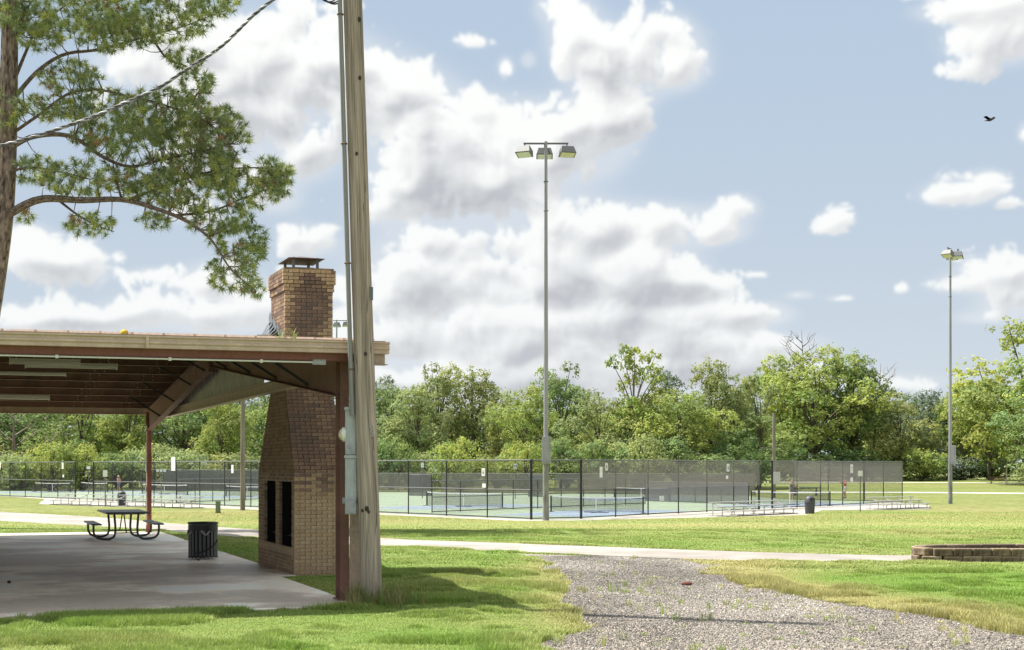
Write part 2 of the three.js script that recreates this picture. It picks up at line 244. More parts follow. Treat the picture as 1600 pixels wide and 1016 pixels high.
{
  const pts = [[SLAB.u0, SLAB.v0], [-0.15, SLAB.v0], [0.0, -0.35], [0.02, 5.7], [SLAB.u1, 5.7], [SLAB.u1, 10], [SLAB.u1, SLAB.v1], [SLAB.u0, SLAB.v1]].map(([u, v]) => new THREE.Vector2(u, v));
  const g = new THREE.ExtrudeGeometry(new THREE.Shape(pts), { depth: SLAB.y + 0.1, bevelEnabled: true, bevelSize: 0.012, bevelThickness: 0.012, bevelSegments: 1 }); g.rotateX(-Math.PI / 2); g.translate(0, -0.1 - 0.012, 0); const gm = metres(g);
  const t = tex(2048, 2048, (x, y) => { const X = x / 2048, Y = y / 2048, a = tfbm(X, Y, 9, 6), b = tfbm(X + 0.31, Y + 0.7, 22, 5), c = tfbm(X, Y, 300, 2), e = Math.abs(tfbm(X + 0.5, Y + 0.2, 14, 4) - 0.5); let v = mix(0.58, 1.0, S(0.4, 0.6, a * 0.5 + b * 0.5)) + 0.07 * (S(0.03, 0.005, e) * 0.3) + 0.16 * S(0.56, 0.64, b); v *= 0.86 + 0.28 * c; return [v * 1.06, v * 0.94, v * 0.79]; }, [28, 28]);
  const m = struct('concrete_slab', gm, std(1.0, 1.0, 1.0, 0.5, { map: t })); m.position.copy(O); m.rotation.y = TH;
}
struct('bare_soil_strip', ribbon(curve([[-14, -1.16], [-9, -1.2], [-5, -1.13], [-3, -1.19], [-1.4, -1.1], [-0.2, -1.06]].map(([u, v]) => loc(u, 0, v)), 40).map((p, i) => V(p.x + 0.05 * (hash2(i, 3) - 0.5), 0, p.z + 0.09 * (hash2(i, 7) - 0.5))), curve([[-14, -0.9], [-9, -0.9], [-5, -0.9], [-3, -0.9], [-1.4, -0.9], [-0.2, -0.86]].map(([u, v]) => loc(u, 0, v)), 40), 0.012, 0.02), std(0.3, 0.22, 0.14, 1, { map: tGrain }));
// far paths beyond the courts
struct('far_path', ribbon(curve([[1180, 769.2], [1420, 769.4], [1620, 771], [1900, 774]].map(([a, b]) => G(a, b)), 50), curve([[1180, 770.4], [1420, 770.8], [1620, 772.6], [1900, 776]].map(([a, b]) => G(a, b)), 50), 0.03, 0.05), std(0.6, 0.58, 0.54, 0.95));
struct('far_path_by_the_trees', ribbon(curve([[1180, 753.2], [1420, 754], [1700, 755.4]].map(([a, b]) => G(a, b)), 50), curve([[1180, 753.9], [1420, 754.8], [1700, 756.3]].map(([a, b]) => G(a, b)), 50), 0.03, 0.05), std(0.6, 0.58, 0.54, 0.95));

/* ---------- courts ---------- */
const CY = -0.6;
const cA = G(830, 812.5), cC = G(908, 811), cD = G(1410, 785), cW = G(-90, 771.5);
{
  const apron = [[560, 803], [600, 805.5], [660, 807.5], [720, 810.3], [770, 812.5], [835, 815.4], [905, 814], [960, 812], [1060, 810], [1150, 808.4], [1262, 805.5], [1285, 797.5], [1400, 797], [1452, 796], [1452, 790], [1400, 785], [1300, 786], [1100, 790], [900, 806], [840, 806], [600, 797], [560, 796]].map(([a, b]) => G(a, b));
  struct('court_apron', sheet(apron, CY + 0.008), std(0.62, 0.60, 0.55, 0.95, { map: concreteTex(0.55, 0.85, 6, [12, 12], 0.2) }));
  const apron2 = [[-120, 771.8], [0, 775.5], [70, 780], [60, 788], [160, 792], [300, 793.5], [400, 796.5], [562, 803], [562, 797], [400, 790], [200, 783], [0, 772], [-120, 768]].map(([a, b]) => G(a, b));
  struct('court_apron_by_the_bleachers', sheet(apron2, CY + 0.006), std(0.62, 0.60, 0.55, 0.95, { map: concreteTex(0.55, 0.85, 6, [12, 12], 0.2) }));
  const inner = [cW, ...[[200, 783.6], [400, 793.2], [600, 802.2], [830, 812.3], [908, 810.8], [1150, 796.3], [1410, 785], [1240, 781.5], [1170, 776], [1000, 772], [600, 769.5], [200, 767], [-60, 765.5]].map(([a, b]) => G(a, b))];
  struct('court_surround', sheet(inner, CY + 0.014), std(0.27, 0.36, 0.26, 0.8, { map: concreteTex(0.8, 1.0, 8, [14, 14], 0.4) }));
}
const courtBlue = std(0.22, 0.31, 0.43, 0.75, { map: concreteTex(0.8, 1.0, 8, [10, 10], 0.6) }), lineWhite = std(0.75, 0.75, 0.73, 0.8);
const meshTex = (w) => tex(64, 64, grey((x, y) => { const u = ((x + y) % 32) / 32, v = ((x - y + 64) % 32) / 32; return Math.min(Math.abs(u - 0.5), Math.abs(v - 0.5)) * 2 < w ? 1 : 0; }), [0.1, 0.1], false);
const chain = new THREE.MeshStandardMaterial({ color: new THREE.Color(0.05, 0.052, 0.055), roughness: 0.6, alphaMap: meshTex(0.085), transparent: true, side: THREE.DoubleSide });
const screenMat = (r, g, b, o) => { const t = tex(64, 64, grey((x, y) => hash2(x, y + 5) < o ? 1 : 0), [0.16, 0.16], false); return new THREE.MeshStandardMaterial({ color: new THREE.Color(r, g, b), roughness: 0.9, alphaMap: t, transparent: true, side: THREE.DoubleSide }); };
const screenGrey = screenMat(0.33, 0.315, 0.29, 0.46), screenDark = screenMat(0.12, 0.125, 0.13, 0.8), screenBrown = screenMat(0.26, 0.24, 0.22, 0.62), netMat = screenMat(0.03, 0.03, 0.033, 0.42);
function panelGeo(a, b, y0, y1) {                               // an upright sheet between two feet, uv in metres
  const L = Math.hypot(b.x - a.x, b.z - a.z), g = new THREE.PlaneGeometry(L, y1 - y0); const uv = g.attributes.uv; for (let i = 0; i < 4; i++) uv.setXY(i, uv.getX(i) * L, uv.getY(i) * (y1 - y0));
  g.rotateY(Math.atan2(-(b.z - a.z), b.x - a.x)); g.translate((a.x + b.x) / 2, (y0 + y1) / 2, (a.z + b.z) / 2); return g;
}
function fence(name, label, feet, H, o = {}) {                  // feet: post positions; parts: post, top_rail, mid_rail, mesh_panel, windscreen
  const t = thing(name, label, 'fence', [feet[0].x, CY, feet[0].z], 0, o.group), f = feet.map((p) => V(p.x - feet[0].x, 0, p.z - feet[0].z)), r = o.r ?? 0.035;
  f.forEach((p, i) => part('post', rod(V(p.x, 0, p.z), V(p.x, H + 0.03, p.z), (o.thick ?? []).includes(i) ? r * 1.9 : r), M.blackPaint, t));
  for (let i = 0; i < f.length - 1; i++) {
    const a = f[i], b = f[i + 1]; if ((o.gap ?? []).includes(i)) { for (const k of [1, 0.72]) part('gate_rail', bar(V(a.x, H * k, a.z), V(b.x, H * k, b.z), 0.05, 0.05), M.blackPaint, t); if (o.screen) part('mesh_panel', panelGeo(a, b, 0.06, H), chain, t); continue; }
    part('top_rail', rod(V(a.x, H, a.z), V(b.x, H, b.z), 0.035), o.railMat ?? M.galvDark, t);
    if (o.mid) part('mid_rail', rod(V(a.x, H * o.mid, a.z), V(b.x, H * o.mid, b.z), 0.028), M.galvDark, t);
    part('bottom_rail', rod(V(a.x, 0.08, a.z), V(b.x, 0.08, b.z), 0.028), M.blackPaint, t);
    if (!o.noMesh) part('mesh_panel', panelGeo(a, b, 0.06, H), chain, t);
    if (o.screen && (!o.on || o.on(i))) { const n = V(b.z - a.z, 0, a.x - b.x).normalize().multiplyScalar(-0.06); part('windscreen', panelGeo(a.clone().add(n), b.clone().add(n), H * (o.s0 ?? 0), H * (o.s1 ?? 1)), o.screen, t); }
  }
  return t;
}
const along = (a, b, n) => Array.from({ length: n + 1 }, (_, i) => a.clone().lerp(b, i / n));
const pick = (list) => list.map(([a, b]) => G(a, b));
const FH = 3.02;
fence('chain_link_fence', 'long black chain link fence from the light pole to the left edge, with mid rail', along(cA, cW, 25), FH, { mid: 0.5, thick: [0, 15, 16], gap: [15] });
fence('chain_link_fence', 'short chain link fence panel right behind the tall light pole', [cA, cC], FH, { mid: 0.5 });
{ const L = cC.distanceTo(cD), feet = []; for (let i = 0; i <= 6; i++) feet.push(i * 0.0768); feet.push(0.503); for (let i = 1; i <= 6; i++) feet.push(0.503 + i * 0.0828); fence('chain_link_fence', 'chain link fence with grey windscreen along its top half, running right', feet.map((t) => cC.clone().lerp(cD, t)), FH, { screen: screenGrey, s0: 0.5, s1: 0.98, thick: [0, 6, 7], gap: [6] }); }
fence('court_divider', 'chain link divider starting behind the sign numbered six', along(G(675, 802), G(1008, 788), 9), 1.85, { mid: 0.5, r: 0.03 });
fence('court_divider', 'low dark windscreen fence behind the right half of the courts', along(G(1010, 783.5), G(1170, 789), 4), 1.5, { screen: screenDark, s0: 0.02, s1: 0.98, r: 0.04 });
fence('court_divider', 'chain link divider left of the brick fireplace', along(G(276, 787), G(408, 781), 5), 1.75, { mid: 0.5, r: 0.03 });
fence('back_fence', 'far brown screened fence along the back of the courts', along(G(590, 769.6), G(1180, 775), 16), 1.95, { screen: screenBrown, s0: 0.04, s1: 0.98, r: 0.04, on: (i) => i !== 2 && i !== 7 });
fence('back_fence', 'far fence with dark windscreen panels left of the fireplace', along(G(255, 767), G(470, 769), 7), 2.25, { screen: screenDark, s0: 0.05, s1: 0.98, r: 0.04 });
fence('back_fence', 'far fence with dark windscreen at the left edge', along(G(-60, 766), G(62, 766), 4), 1.3, { screen: screenDark, r: 0.04 });
fence('back_fence', 'far open chain link fence behind the left picnic table', along(G(62, 766), G(255, 767), 6), 2.25, { mid: 0.5, r: 0.04 });
fence('back_fence', 'far side chain link fence closing the right end of the courts', along(cD, G(1240, 781.5), 3), FH, { screen: screenGrey, s0: 0.5, s1: 0.98 });
fence('screen_panel_fence', 'small black windscreen panel left of sign six', [G(640, 775), G(674, 775.5)], 1.9, { screen: screenDark });
fence('screen_panel_fence', 'small black windscreen panel just left of the tall light pole', [G(826, 776.5), G(850, 777)], 1.9, { screen: screenDark });

function net(a, b, label) {
  const t = thing('court_net', label, 'net', [(a.x + b.x) / 2, CY + 0.016, (a.z + b.z) / 2], Math.atan2(-(b.z - a.z), b.x - a.x), 'pickleball nets'), L = a.distanceTo(b) / 2, h = 0.92;
  for (const s of [-1, 1]) part('post', [rod(V(s * L, 0, 0), V(s * L, h + 0.04, 0), 0.05), box(s * L - 0.05, s * L + 0.05, 0, 0.03, -0.3, 0.3)], M.blackPaint, t);
  const n = 16, top = (i) => h - 0.06 * (1 - Math.pow(2 * i / n - 1, 2)), tape = [], mesh = [];
  for (let i = 0; i < n; i++) { const x0 = mix(-L, L, i / n), x1 = mix(-L, L, (i + 1) / n); tape.push(bar(V(x0, top(i), 0), V(x1, top(i + 1), 0), 0.02, 0.07)); mesh.push(panelGeo(V(x0, 0, 0), V(x1, 0, 0), 0.06, (top(i) + top(i + 1)) / 2)); }
  part('tape', tape, M.white, t); part('net_mesh', mesh, netMat, t); part('centre_strap', box(-0.03, 0.03, 0.02, top(8), -0.015, 0.015), M.white, t);
  part('centre_foot', [bar(V(-0.8, 0.03, 0), V(0.8, 0.03, 0), 0.05, 0.04), bar(V(0, 0.03, -0.6), V(0, 0.03, 0.6), 0.05, 0.04)], M.blackPaint, t);
  const dir = b.clone().sub(a).normalize(), q = V(-dir.z, 0, dir.x), c = a.clone().add(b).multiplyScalar(0.5), R = (w, l, m = 0) => [[-w, -l], [w, -l], [w, l], [-w, l]].map(([i, j]) => c.clone().addScaledVector(dir, i).addScaledVector(q, j + m));
  const court = struct(numbered('court_paint'), sheet(R(3.1, 6.7), CY + 0.019), courtBlue);
  const strips = [[3.1, 0.04, 6.66], [3.1, 0.04, -6.66], [3.1, 0.04, 2.13], [3.1, 0.04, -2.13]].map(([w, l, m]) => sheet(R(w, l, m), CY + 0.023));
  for (const s of [-3.06, 0, 3.06]) strips.push(sheet([[-0.04, -6.7], [0.04, -6.7], [0.04, 6.7], [-0.04, 6.7]].map(([i, j]) => c.clone().addScaledVector(dir, i + s).addScaledVector(q, j)), CY + 0.027));
  part('line_marking', strips, lineWhite, court);
}
net(G(667, 790.5), G(785, 794), 'net behind the sign numbered six');
net(G(861, 800.5), G(1005, 803), 'nearest net, just right of the tall light pole');
net(G(1174, 788.5), G(1297, 791), 'net behind the domed trash can on the right');
net(G(222, 771.5), G(293, 774), 'far net right of the pavilion back column');
net(G(353, 776), G(420, 777.5), 'net beside the left edge of the fireplace');
net(G(126, 767.5), G(168, 769.5), 'far net above the left bleacher');
net(G(54, 768.5), G(110, 769.5), 'leftmost of the far nets');
net(G(960, 779.5), G(1045, 781), 'far net behind the low dark windscreen fence');

/* ---------- picnic pavilion (x along the eave, v = -z to the back) ---------- */
const VB = 26.3, VR = 13.15, EAVE = 3.86, PITCH = 1.08 / 13.15, U0 = -22.2, UE = 0.5;
const roofY = (v) => EAVE + PITCH * (VR - Math.abs(v - VR));    // top of the rafters
{
  const t = thing('picnic_pavilion', 'open metal picnic pavilion with tan gutter, brown steel frame and low gable roof', 'pavilion', [O.x, 0, O.z], TH);
  const z = (v) => -v;
  function frame(u, first) {
    for (const [v, s] of [[0, 1], [VB, -1]]) {                   // columns: flanged steel
      const v0 = v - 0.02, v1 = v + s * 0.3;
      const c = part('column', [box(u - 0.006, u + 0.006, SLAB.y, EAVE - 0.05, z(v0), z(v1)), box(u - 0.068, u + 0.068, SLAB.y, EAVE - 0.05, z(v0) - 0.008, z(v0) + 0.008), box(u - 0.068, u + 0.068, SLAB.y, EAVE - 0.05, z(v1) - 0.008, z(v1) + 0.008)], v ? M.rust : M.brown, t);
      part('base_plate', box(u - 0.09, u + 0.08, SLAB.y, SLAB.y + 0.02, z(v - s * 0.08), z(v + s * 0.38)), M.brown, c);
    }
    for (const s of [1, -1]) {                                    // rafters, deep at the knee
      const vk = s > 0 ? 0.02 : VB - 0.02, yk = roofY(vk) - 0.03, ya = roofY(VR) - 0.03, dk = 0.62, da = 0.46, va = VR - s * 0.01;
      const web = prism(s > 0 ? [[vk, yk - dk], [va, ya - da], [va, ya], [vk, yk]] : [[va, ya - da], [vk, yk - dk], [vk, yk], [va, ya]], u - 0.006, u + 0.006);
      const r = part('rafter', web, M.brown, t);
      part('flange', [bar(V(u, yk - dk, z(vk)), V(u, ya - da, z(va)), 0.18, 0.014), bar(V(u, yk, z(vk)), V(u, ya, z(va)), 0.18, 0.014)], M.brown, r);
      part('splice_plate', box(u - 0.1, u + 0.1, ya - da - 0.12, ya, z(va - s * 0.03), z(va - s * 0.005)), M.brown, r);
    }
  }
  for (const u of [-0.07, -7.4, -14.8, -22]) frame(u);
  const vs = []; for (let v = 0.9; v < 12.9; v += 1.52) vs.push(v); for (let v = VR + 0.35; v < VB - 0.6; v += 1.52) vs.push(v);
  const bolt = new THREE.SphereGeometry(0.016, 6, 4), bolts = std(0.62, 0.58, 0.5, 0.4);
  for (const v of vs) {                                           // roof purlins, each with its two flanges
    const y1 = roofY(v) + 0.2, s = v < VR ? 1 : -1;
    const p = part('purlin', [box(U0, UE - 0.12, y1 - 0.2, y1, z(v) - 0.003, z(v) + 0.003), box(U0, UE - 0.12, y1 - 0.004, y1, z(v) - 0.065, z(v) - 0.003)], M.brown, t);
    part('purlin_flange', box(U0, UE - 0.12, y1 - 0.212, y1 - 0.2, z(v) - 0.003, z(v) + 0.065), std(0.5, 0.37, 0.28, 0.6, { map: tMetal }), p);  // lower flange coloured lighter than the web, painting in light caught on its edge
    const b = []; for (const u of [-2.35, -0.95, -7.9, -6.7]) for (const du of [0, 0.24]) for (const dy of [0.05, 0.15]) b.push(bolt.clone().translate(u + du, y1 - dy, z(v) + 0.012));
    part('bolts', b, bolts, p).userData.kind = 'stuff';
  }
  for (const v of [2.6, 5.4, 8.2, 11.2, 14.2, 16.6, 19.8, 23]) for (const s of [-1]) { const y = roofY(v) - 0.03 - mix(0.62, 0.46, 1 - Math.abs(v - VR) / VR); part('flange_brace', bar(V(-0.03, y + 0.03, z(v)), V(-0.95, roofY(v) + 0.04, z(v + 0.15)), 0.05, 0.05), M.black, t); }
  for (const s of [0, 1]) {                                       // roof sheets with standing ribs
    const va = s ? VR : -0.32, vb = s ? VB + 0.32 : VR, ya = roofY(va) + 0.205, yb = roofY(vb) + 0.205;
    const r = part('roof_sheet', prism([[va, ya], [vb, yb], [vb, yb + 0.02], [va, ya + 0.02]], U0 - 0.3, UE), std(0.24, 0.18, 0.13, 0.6, { map: tMetal }), t);
    const ribs = []; for (let u = U0; u < UE; u += 0.45) ribs.push(prism([[va, ya + 0.02], [vb, yb + 0.02], [vb, yb + 0.05], [va, ya + 0.05]], u - 0.02, u + 0.02));
    part('roof_ribs', ribs, M.tanPlain, r).userData.kind = 'stuff';
  }
  const gut = [[-0.30, 3.855], [-0.43, 3.855], [-0.43, 3.905], [-0.455, 3.925], [-0.455, 3.955], [-0.44, 3.965], [-0.44, 3.995], [-0.47, 4.01], [-0.47, 4.035], [-0.30, 4.035]];
  const gf = part('gutter', prism(gut, U0 - 0.3, UE + 0.03), M.tan, t);
  part('gutter_seam', [-3.1, -6.15, -9.2].map((u) => box(u - 0.02, u + 0.02, 3.853, 4.037, 0.3, 0.4735)), M.tan, gf);
  part('gutter', prism(gut.map(([v, y]) => [VB - v, y - 0.02]).reverse(), U0 - 0.3, UE + 0.03), M.tan, t);
  for (const [v, s] of [[0, 1], [VB, -1]]) part('eave_strut', [box(U0, UE - 0.05, 3.745, 3.9, z(v - s * 0.27), z(v - s * 0.255)), box(U0, UE - 0.05, 3.74, 3.75, z(v - s * 0.27), z(v - s * 0.14))], v ? M.tan : M.maroon, t);
  part('rake_trim', [prism([[-0.3, 3.85], [0.4, 3.88], [0.4, 4.05], [-0.3, 4.0]], UE - 0.14, UE - 0.1), prism([[0.4, roofY(0.4) + 0.05], [VR, roofY(VR) + 0.05], [VR, roofY(VR) + 0.22], [0.4, roofY(0.4) + 0.22]], UE - 0.04, UE + 0.02), prism([[VR, roofY(VR) + 0.05], [VB, roofY(VB) + 0.05], [VB, roofY(VB) + 0.22], [VR, roofY(VR) + 0.22]], UE - 0.04, UE + 0.02)], M.tan, t);
  part('soffit_box', [box(UE - 0.3, UE - 0.02, 3.7, 3.85, 0.2, 0.36), box(UE - 0.34, UE + 0.02, 3.69, 3.7, 0.18, 0.4)], M.tanPlain, t);
  // gable end: tie beam at eave height and cream ribbed sheets above it
  const ut = 0.26, tie = part('tie_beam', [box(ut - 0.05, ut + 0.05, 3.62, 3.82, z(0.3), z(VB - 0.3))], M.tanPlain, t);
  part('tie_flange', [box(ut - 0.11, ut + 0.06, 3.598, 3.62, z(0.3), z(VB - 0.3)), box(ut - 0.11, ut - 0.05, 3.80, 3.822, z(0.3), z(VB - 0.3))], M.tan, tie);
  for (let v = 3.4; v < VB - 1; v += 0.3) { if (v > 5.9 && v < 8.3) continue; part('gable_panel', prism([[v + 0.008, 3.822], [v + 0.292, 3.822], [v + 0.292, roofY(v + 0.29) + 0.2], [v + 0.008, roofY(v) + 0.2]], ut - 0.01 - 0.012 * (Math.round(v * 10 / 3) % 2), ut + 0.01), M.cream, t); }
  // downspout beside the front column
  part('downspout', [box(-0.02, 0.15, 0.02, 3.86, 0.13, 0.25)], M.tanPlain, t); part('downspout_strap', [box(-0.03, 0.16, 1.15, 1.19, 0.12, 0.256), box(-0.03, 0.16, 3.1, 3.14, 0.12, 0.256)], M.tan, t);
  // wiring: a pale conduit clipped along the eave, dropping down the column
  const cd = part('conduit', tube([V(U0, 3.716, 0.24), V(-12, 3.716, 0.24), V(-4, 3.716, 0.24), V(-0.62, 3.716, 0.24)], 0.014, 40), M.white, t);
  part('conduit_clip', [-4.35, -2.75, -1.4, -5.9].map((u) => box(u - 0.02, u + 0.02, 3.69, 3.75, 0.22, 0.265)), M.white, cd);
  part('junction_box', box(-0.62, -0.42, 3.68, 3.76, 0.2, 0.27), M.boxGrey, t);
  part('conduit_drop', tube([V(0.02, 3.7, 0.12), V(0.02, 3.2, 0.12), V(0.03, 2.9, 0.14), V(0.14, 2.66, 0.2), V(0.17, 2.4, 0.3)], 0.016, 30), M.white, t);
  part('column_switch', [box(-0.16, -0.1, 1.95, 2.25, z(VB - 0.1), z(VB - 0.25)), box(-0.17, -0.1, 1.35, 1.5, z(VB - 0.1), z(VB - 0.22))], M.boxGrey, t);
  part('column_conduit', tube([V(-0.125, 3.4, z(VB - 0.2)), V(-0.125, 2.2, z(VB - 0.2)), V(-0.125, 0.3, z(VB - 0.2))], 0.022, 8), M.white, t);
}
// tube lamps under the roof (off by day)
{
  const lampLabels = ['long unlit fluorescent light nearest the pavilion gutter', 'unlit fluorescent light behind the long one under the roof', 'unlit fluorescent light at mid roof by the left edge', 'unlit fluorescent light hanging lowest near the back eave'];
  [[46, 177, 572, 36.5], [20, 120, 566, 35.2], [-40, 96, 583, 40], [-70, 70, 621, 45]].forEach(([a, b, y, d], i) => {
    const c = P((a + b) / 2, y, d), L = (b - a) / K * d / Math.cos(TH), t = thing('tube_light', lampLabels[i], 'light', [c.x, c.y, c.z], TH, 'lights under the pavilion roof');
    part('housing', [box(-L / 2, L / 2, 0.0, 0.07, -0.07, 0.07), box(-L / 2, -L / 2 + 0.015, -0.07, 0.08, -0.12, 0.12), box(L / 2 - 0.015, L / 2, -0.07, 0.08, -0.12, 0.12)], M.white, t);
    for (const s of [-1, 1]) { part('reflector', bar(V(-L / 2, -0.02, s * 0.12), V(L / 2, -0.02, s * 0.12), 0.03, 0.06), M.white, t); part('tube', rod(V(-L / 2 + 0.05, -0.03, s * 0.06), V(L / 2 - 0.05, -0.03, s * 0.06), 0.019), M.yellowGlass, t); }
    const [u, v] = toUV(c.x, c.z), up = roofY(v) + 0.02 - c.y; for (const s of [-1, 1]) part('hanger', rod(V(s * L * 0.4, 0.06, 0), V(s * L * 0.4, Math.max(0.1, up + 0.05), 0), 0.008), M.alu, t);
  });
}

/* ---------- brick fireplace and chimney ---------- */
{
  const t = thing('brick_fireplace', 'large tan brick outdoor fireplace with two openings and a tall stained chimney', 'fireplace', [O.x, 0, O.z], TH);
  const UA = 0.35, UB = 1.3, HC = 0.0714, H0 = 2.0, H1 = 3.72, TOP = 84, near = (h) => mix(5.85, 6.74, S01((h - H0) / (H1 - H0))), farv = (h) => mix(9.62, 8.2, S01((h - H0) / (H1 - H0)));
  function S01(x) { return Math.min(1, Math.max(0, x)); }
  const holes = [[6.13, 7.34], [7.73, 8.93]], HY0 = 0.55, HY1 = 1.84, cap = (i) => i >= TOP - 4 ? 0.05 : i >= TOP - 6 ? 0.025 : 0;
  const mortar = std(0.78, 0.70, 0.58, 0.95, { map: tGrain }), soot = std(0.018, 0.016, 0.015, 0.95, { map: tGrain });
    const hp = holes.map(([a, b]) => [[a, HY0], [a, HY1], [b, HY1], [b, HY0]]);
  const low = [[5.87, 0], [9.6, 0], [9.6, H0], [5.87, H0]], slope = [[5.87, H0], [9.6, H0], [8.18, H1], [6.76, H1]], upper = [[6.76, H1], [8.18, H1], [8.18, TOP * HC - 0.005], [6.76, TOP * HC - 0.005]];
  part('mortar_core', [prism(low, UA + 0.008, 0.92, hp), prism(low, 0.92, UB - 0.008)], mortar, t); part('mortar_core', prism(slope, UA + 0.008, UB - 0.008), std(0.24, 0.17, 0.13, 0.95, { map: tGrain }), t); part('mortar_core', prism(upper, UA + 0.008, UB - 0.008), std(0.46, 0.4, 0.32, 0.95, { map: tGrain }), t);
  for (const [a, b] of holes) part('firebox', [box(0.90, 0.919, HY0, HY1, -a, -b), box(UA + 0.06, 0.9, HY0 - 0.02, HY0 + 0.004, -a, -b), box(UA + 0.06, 0.9, HY0, HY1, -a, -a - 0.012), box(UA + 0.06, 0.9, HY0, HY1, -b, -b + 0.012), box(UA + 0.06, 0.9, HY1 - 0.01, HY1 + 0.01, -a, -b)], soot, t);
  for (const [a, b] of holes) { const bars = []; for (let k = 0; k < 7; k++) bars.push(rod(V(0.5, 0.78, -mix(a + 0.1, b - 0.1, k / 6)), V(0.88, 0.78, -mix(a + 0.1, b - 0.1, k / 6)), 0.012)); bars.push(bar(V(0.52, 0.76, -a - 0.06), V(0.52, 0.76, -b + 0.06), 0.03, 0.02)); part('grate', bars, M.black, t); }
  const bt = tex(256, 256, (x, y) => { const a = tfbm(x / 256, y / 256, 6, 6), b = hash2(x, y), v = 0.62 + 0.7 * (a - 0.5) + 0.14 * (b - 0.5); return [v, v, v]; }, [0.34, 0.34]);
  const tones = [[0.50, 0.36, 0.215], [0.48, 0.33, 0.18], [0.43, 0.285, 0.155], [0.34, 0.22, 0.125], [0.25, 0.155, 0.102], [0.185, 0.112, 0.08], [0.135, 0.095, 0.075]].map((c) => { const m = (c[0] + c[1] + c[2]) / 3; return c.map((k) => k * 0.9 + m * 0.1); }), mats = tones.map(([r, g, b]) => std(r * 2, g * 2, b * 2, 0.92, { map: bt }));
  const rng = rngOf(5);
  const stain = (u, h) => {                                      // soot and algae stains as they lie on the near side
    const w = (u - UA) / (UB - UA); let s = 1;
    if (h < 0.22) s = 1.3 + rng(); else if (h < 1.45) s = 0.2 + 1.5 * rng() + (w > 0.88 ? 1.3 : 0);
    else if (h < H0) s = 0.9 + 6.5 * Math.max(0, fbm(w * 8, 3, 2) - 0.15) * S(1.35, 1.95, h) + rng() * 0.7;
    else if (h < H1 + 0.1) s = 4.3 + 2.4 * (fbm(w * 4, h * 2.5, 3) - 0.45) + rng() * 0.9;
    else s = 0.8 + rng() * 1.3 + 3.6 * S(0.54, 0.74, fbm(w * 2.2 + 4.4, h * 1.3, 3) + 0.22 * Math.exp(-Math.pow((w - 0.55) / 0.22, 2)));
    return Math.min(6, Math.max(0, Math.round(s)));
  };
  const brickL = 0.203, gap = 0.0115, geoCache = new Map();
  const brickGeo = (w) => { const k = w.toFixed(3); if (!geoCache.has(k)) geoCache.set(k, metres(new THREE.BoxGeometry(w, HC - 0.012, 0.09))); return geoCache.get(k); };
  const rest = [], paint = (g, c) => { const n = g.attributes.position.count, a = new Float32Array(n * 3); const j = 0.92 + 0.16 * rng(); for (let i = 0; i < n; i++) { a[3 * i] = c[0] * 2 * j; a[3 * i + 1] = c[1] * 2 * j; a[3 * i + 2] = c[2] * 2 * j; } g.setAttribute('color', new THREE.BufferAttribute(a, 3)); return g; };
  for (let i = 0; i < TOP; i++) {
    const h = (i + 0.5) * HC, e = cap(i), v0 = near(h) - e, v1 = farv(h) + e, ua = UA - e, ub = UB + e, off = i % 2 ? -brickL / 2 : 0, hidden = h > 3.8 && h < 4.5;
    for (let u = ua + off; u < ub - 0.02; u += brickL + gap) {   // near side: bricks one by one
      const a = Math.max(u, ua), b = Math.min(u + brickL, ub), w = b - a; if (w < 0.03) continue;
      const zf = -(v0 - 0.006 * rng()), tone = stain((a + b) / 2, h), zc = zf - 0.045;
      if (hidden || w < 0.15 || h < 0.1) rest.push(paint(metres(new THREE.BoxGeometry(w, HC - 0.012, 0.09)).translate((a + b) / 2, h, zc), tones[tone]));
      else { const m = part('brick', brickGeo(w), mats[tone], t); m.position.set((a + b) / 2, h, zc); }
      rest.push(paint(metres(new THREE.BoxGeometry(w, HC - 0.012, 0.09)).translate((a + b) / 2, h, -v1 + 0.045), tones[2 + (rng() * 3 | 0)]));   // far side
    }
    for (const [side, us] of [[0, ua], [1, ub]]) for (let v = v0 + (i % 2 ? 0.1 : 0.05) - brickL; v < v1 - 0.02; v += brickL + gap) {
      let a = Math.max(v, v0 + 0.004), b = Math.min(v + brickL, v1 - 0.004); if (b - a < 0.03) continue;
      if (!side && h > HY0 && h < HY1) for (const [p, q] of holes) { if (a < p && b > p) b = p; else if (a < q && b > q) a = q; else if (a >= p && b <= q) b = a; } if (b - a < 0.03) continue;
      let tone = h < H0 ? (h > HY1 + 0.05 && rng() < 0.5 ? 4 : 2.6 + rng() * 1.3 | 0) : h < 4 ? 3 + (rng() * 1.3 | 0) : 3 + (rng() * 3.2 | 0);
      if (!side && Math.abs(h - HY0 + 0.05) < 0.06) tone = 0;
      rest.push(paint(metres(new THREE.BoxGeometry(0.09, HC - 0.012, b - a)).translate(side ? us - 0.045 - 0.004 * rng() : us + 0.045 + 0.004 * rng(), h, -(a + b) / 2), tones[tone]));
    }
  }
  part('brickwork', rest, new THREE.MeshStandardMaterial({ vertexColors: true, roughness: 0.92, map: bt }), t).userData.kind = 'stuff';
  const y = TOP * HC; part('chimney_crown', box(UA - 0.02, UB + 0.02, y - 0.03, y + 0.035, -6.72, -8.22), std(0.36, 0.27, 0.17, 0.95, { map: tGrain }), t);
  // metal rain cap on legs
  const c = [0.82, 7.47], capY = y + 0.27, cap4 = new THREE.ConeGeometry(0.72, 0.1, 4, 1); cap4.rotateY(Math.PI / 4); cap4.scale(0.72, 1, 1.15); cap4.translate(c[0], capY + 0.03, -c[1]);
  const rc = part('rain_cap', cap4, std(0.13, 0.075, 0.07, 0.6, { map: tMetal }), t);
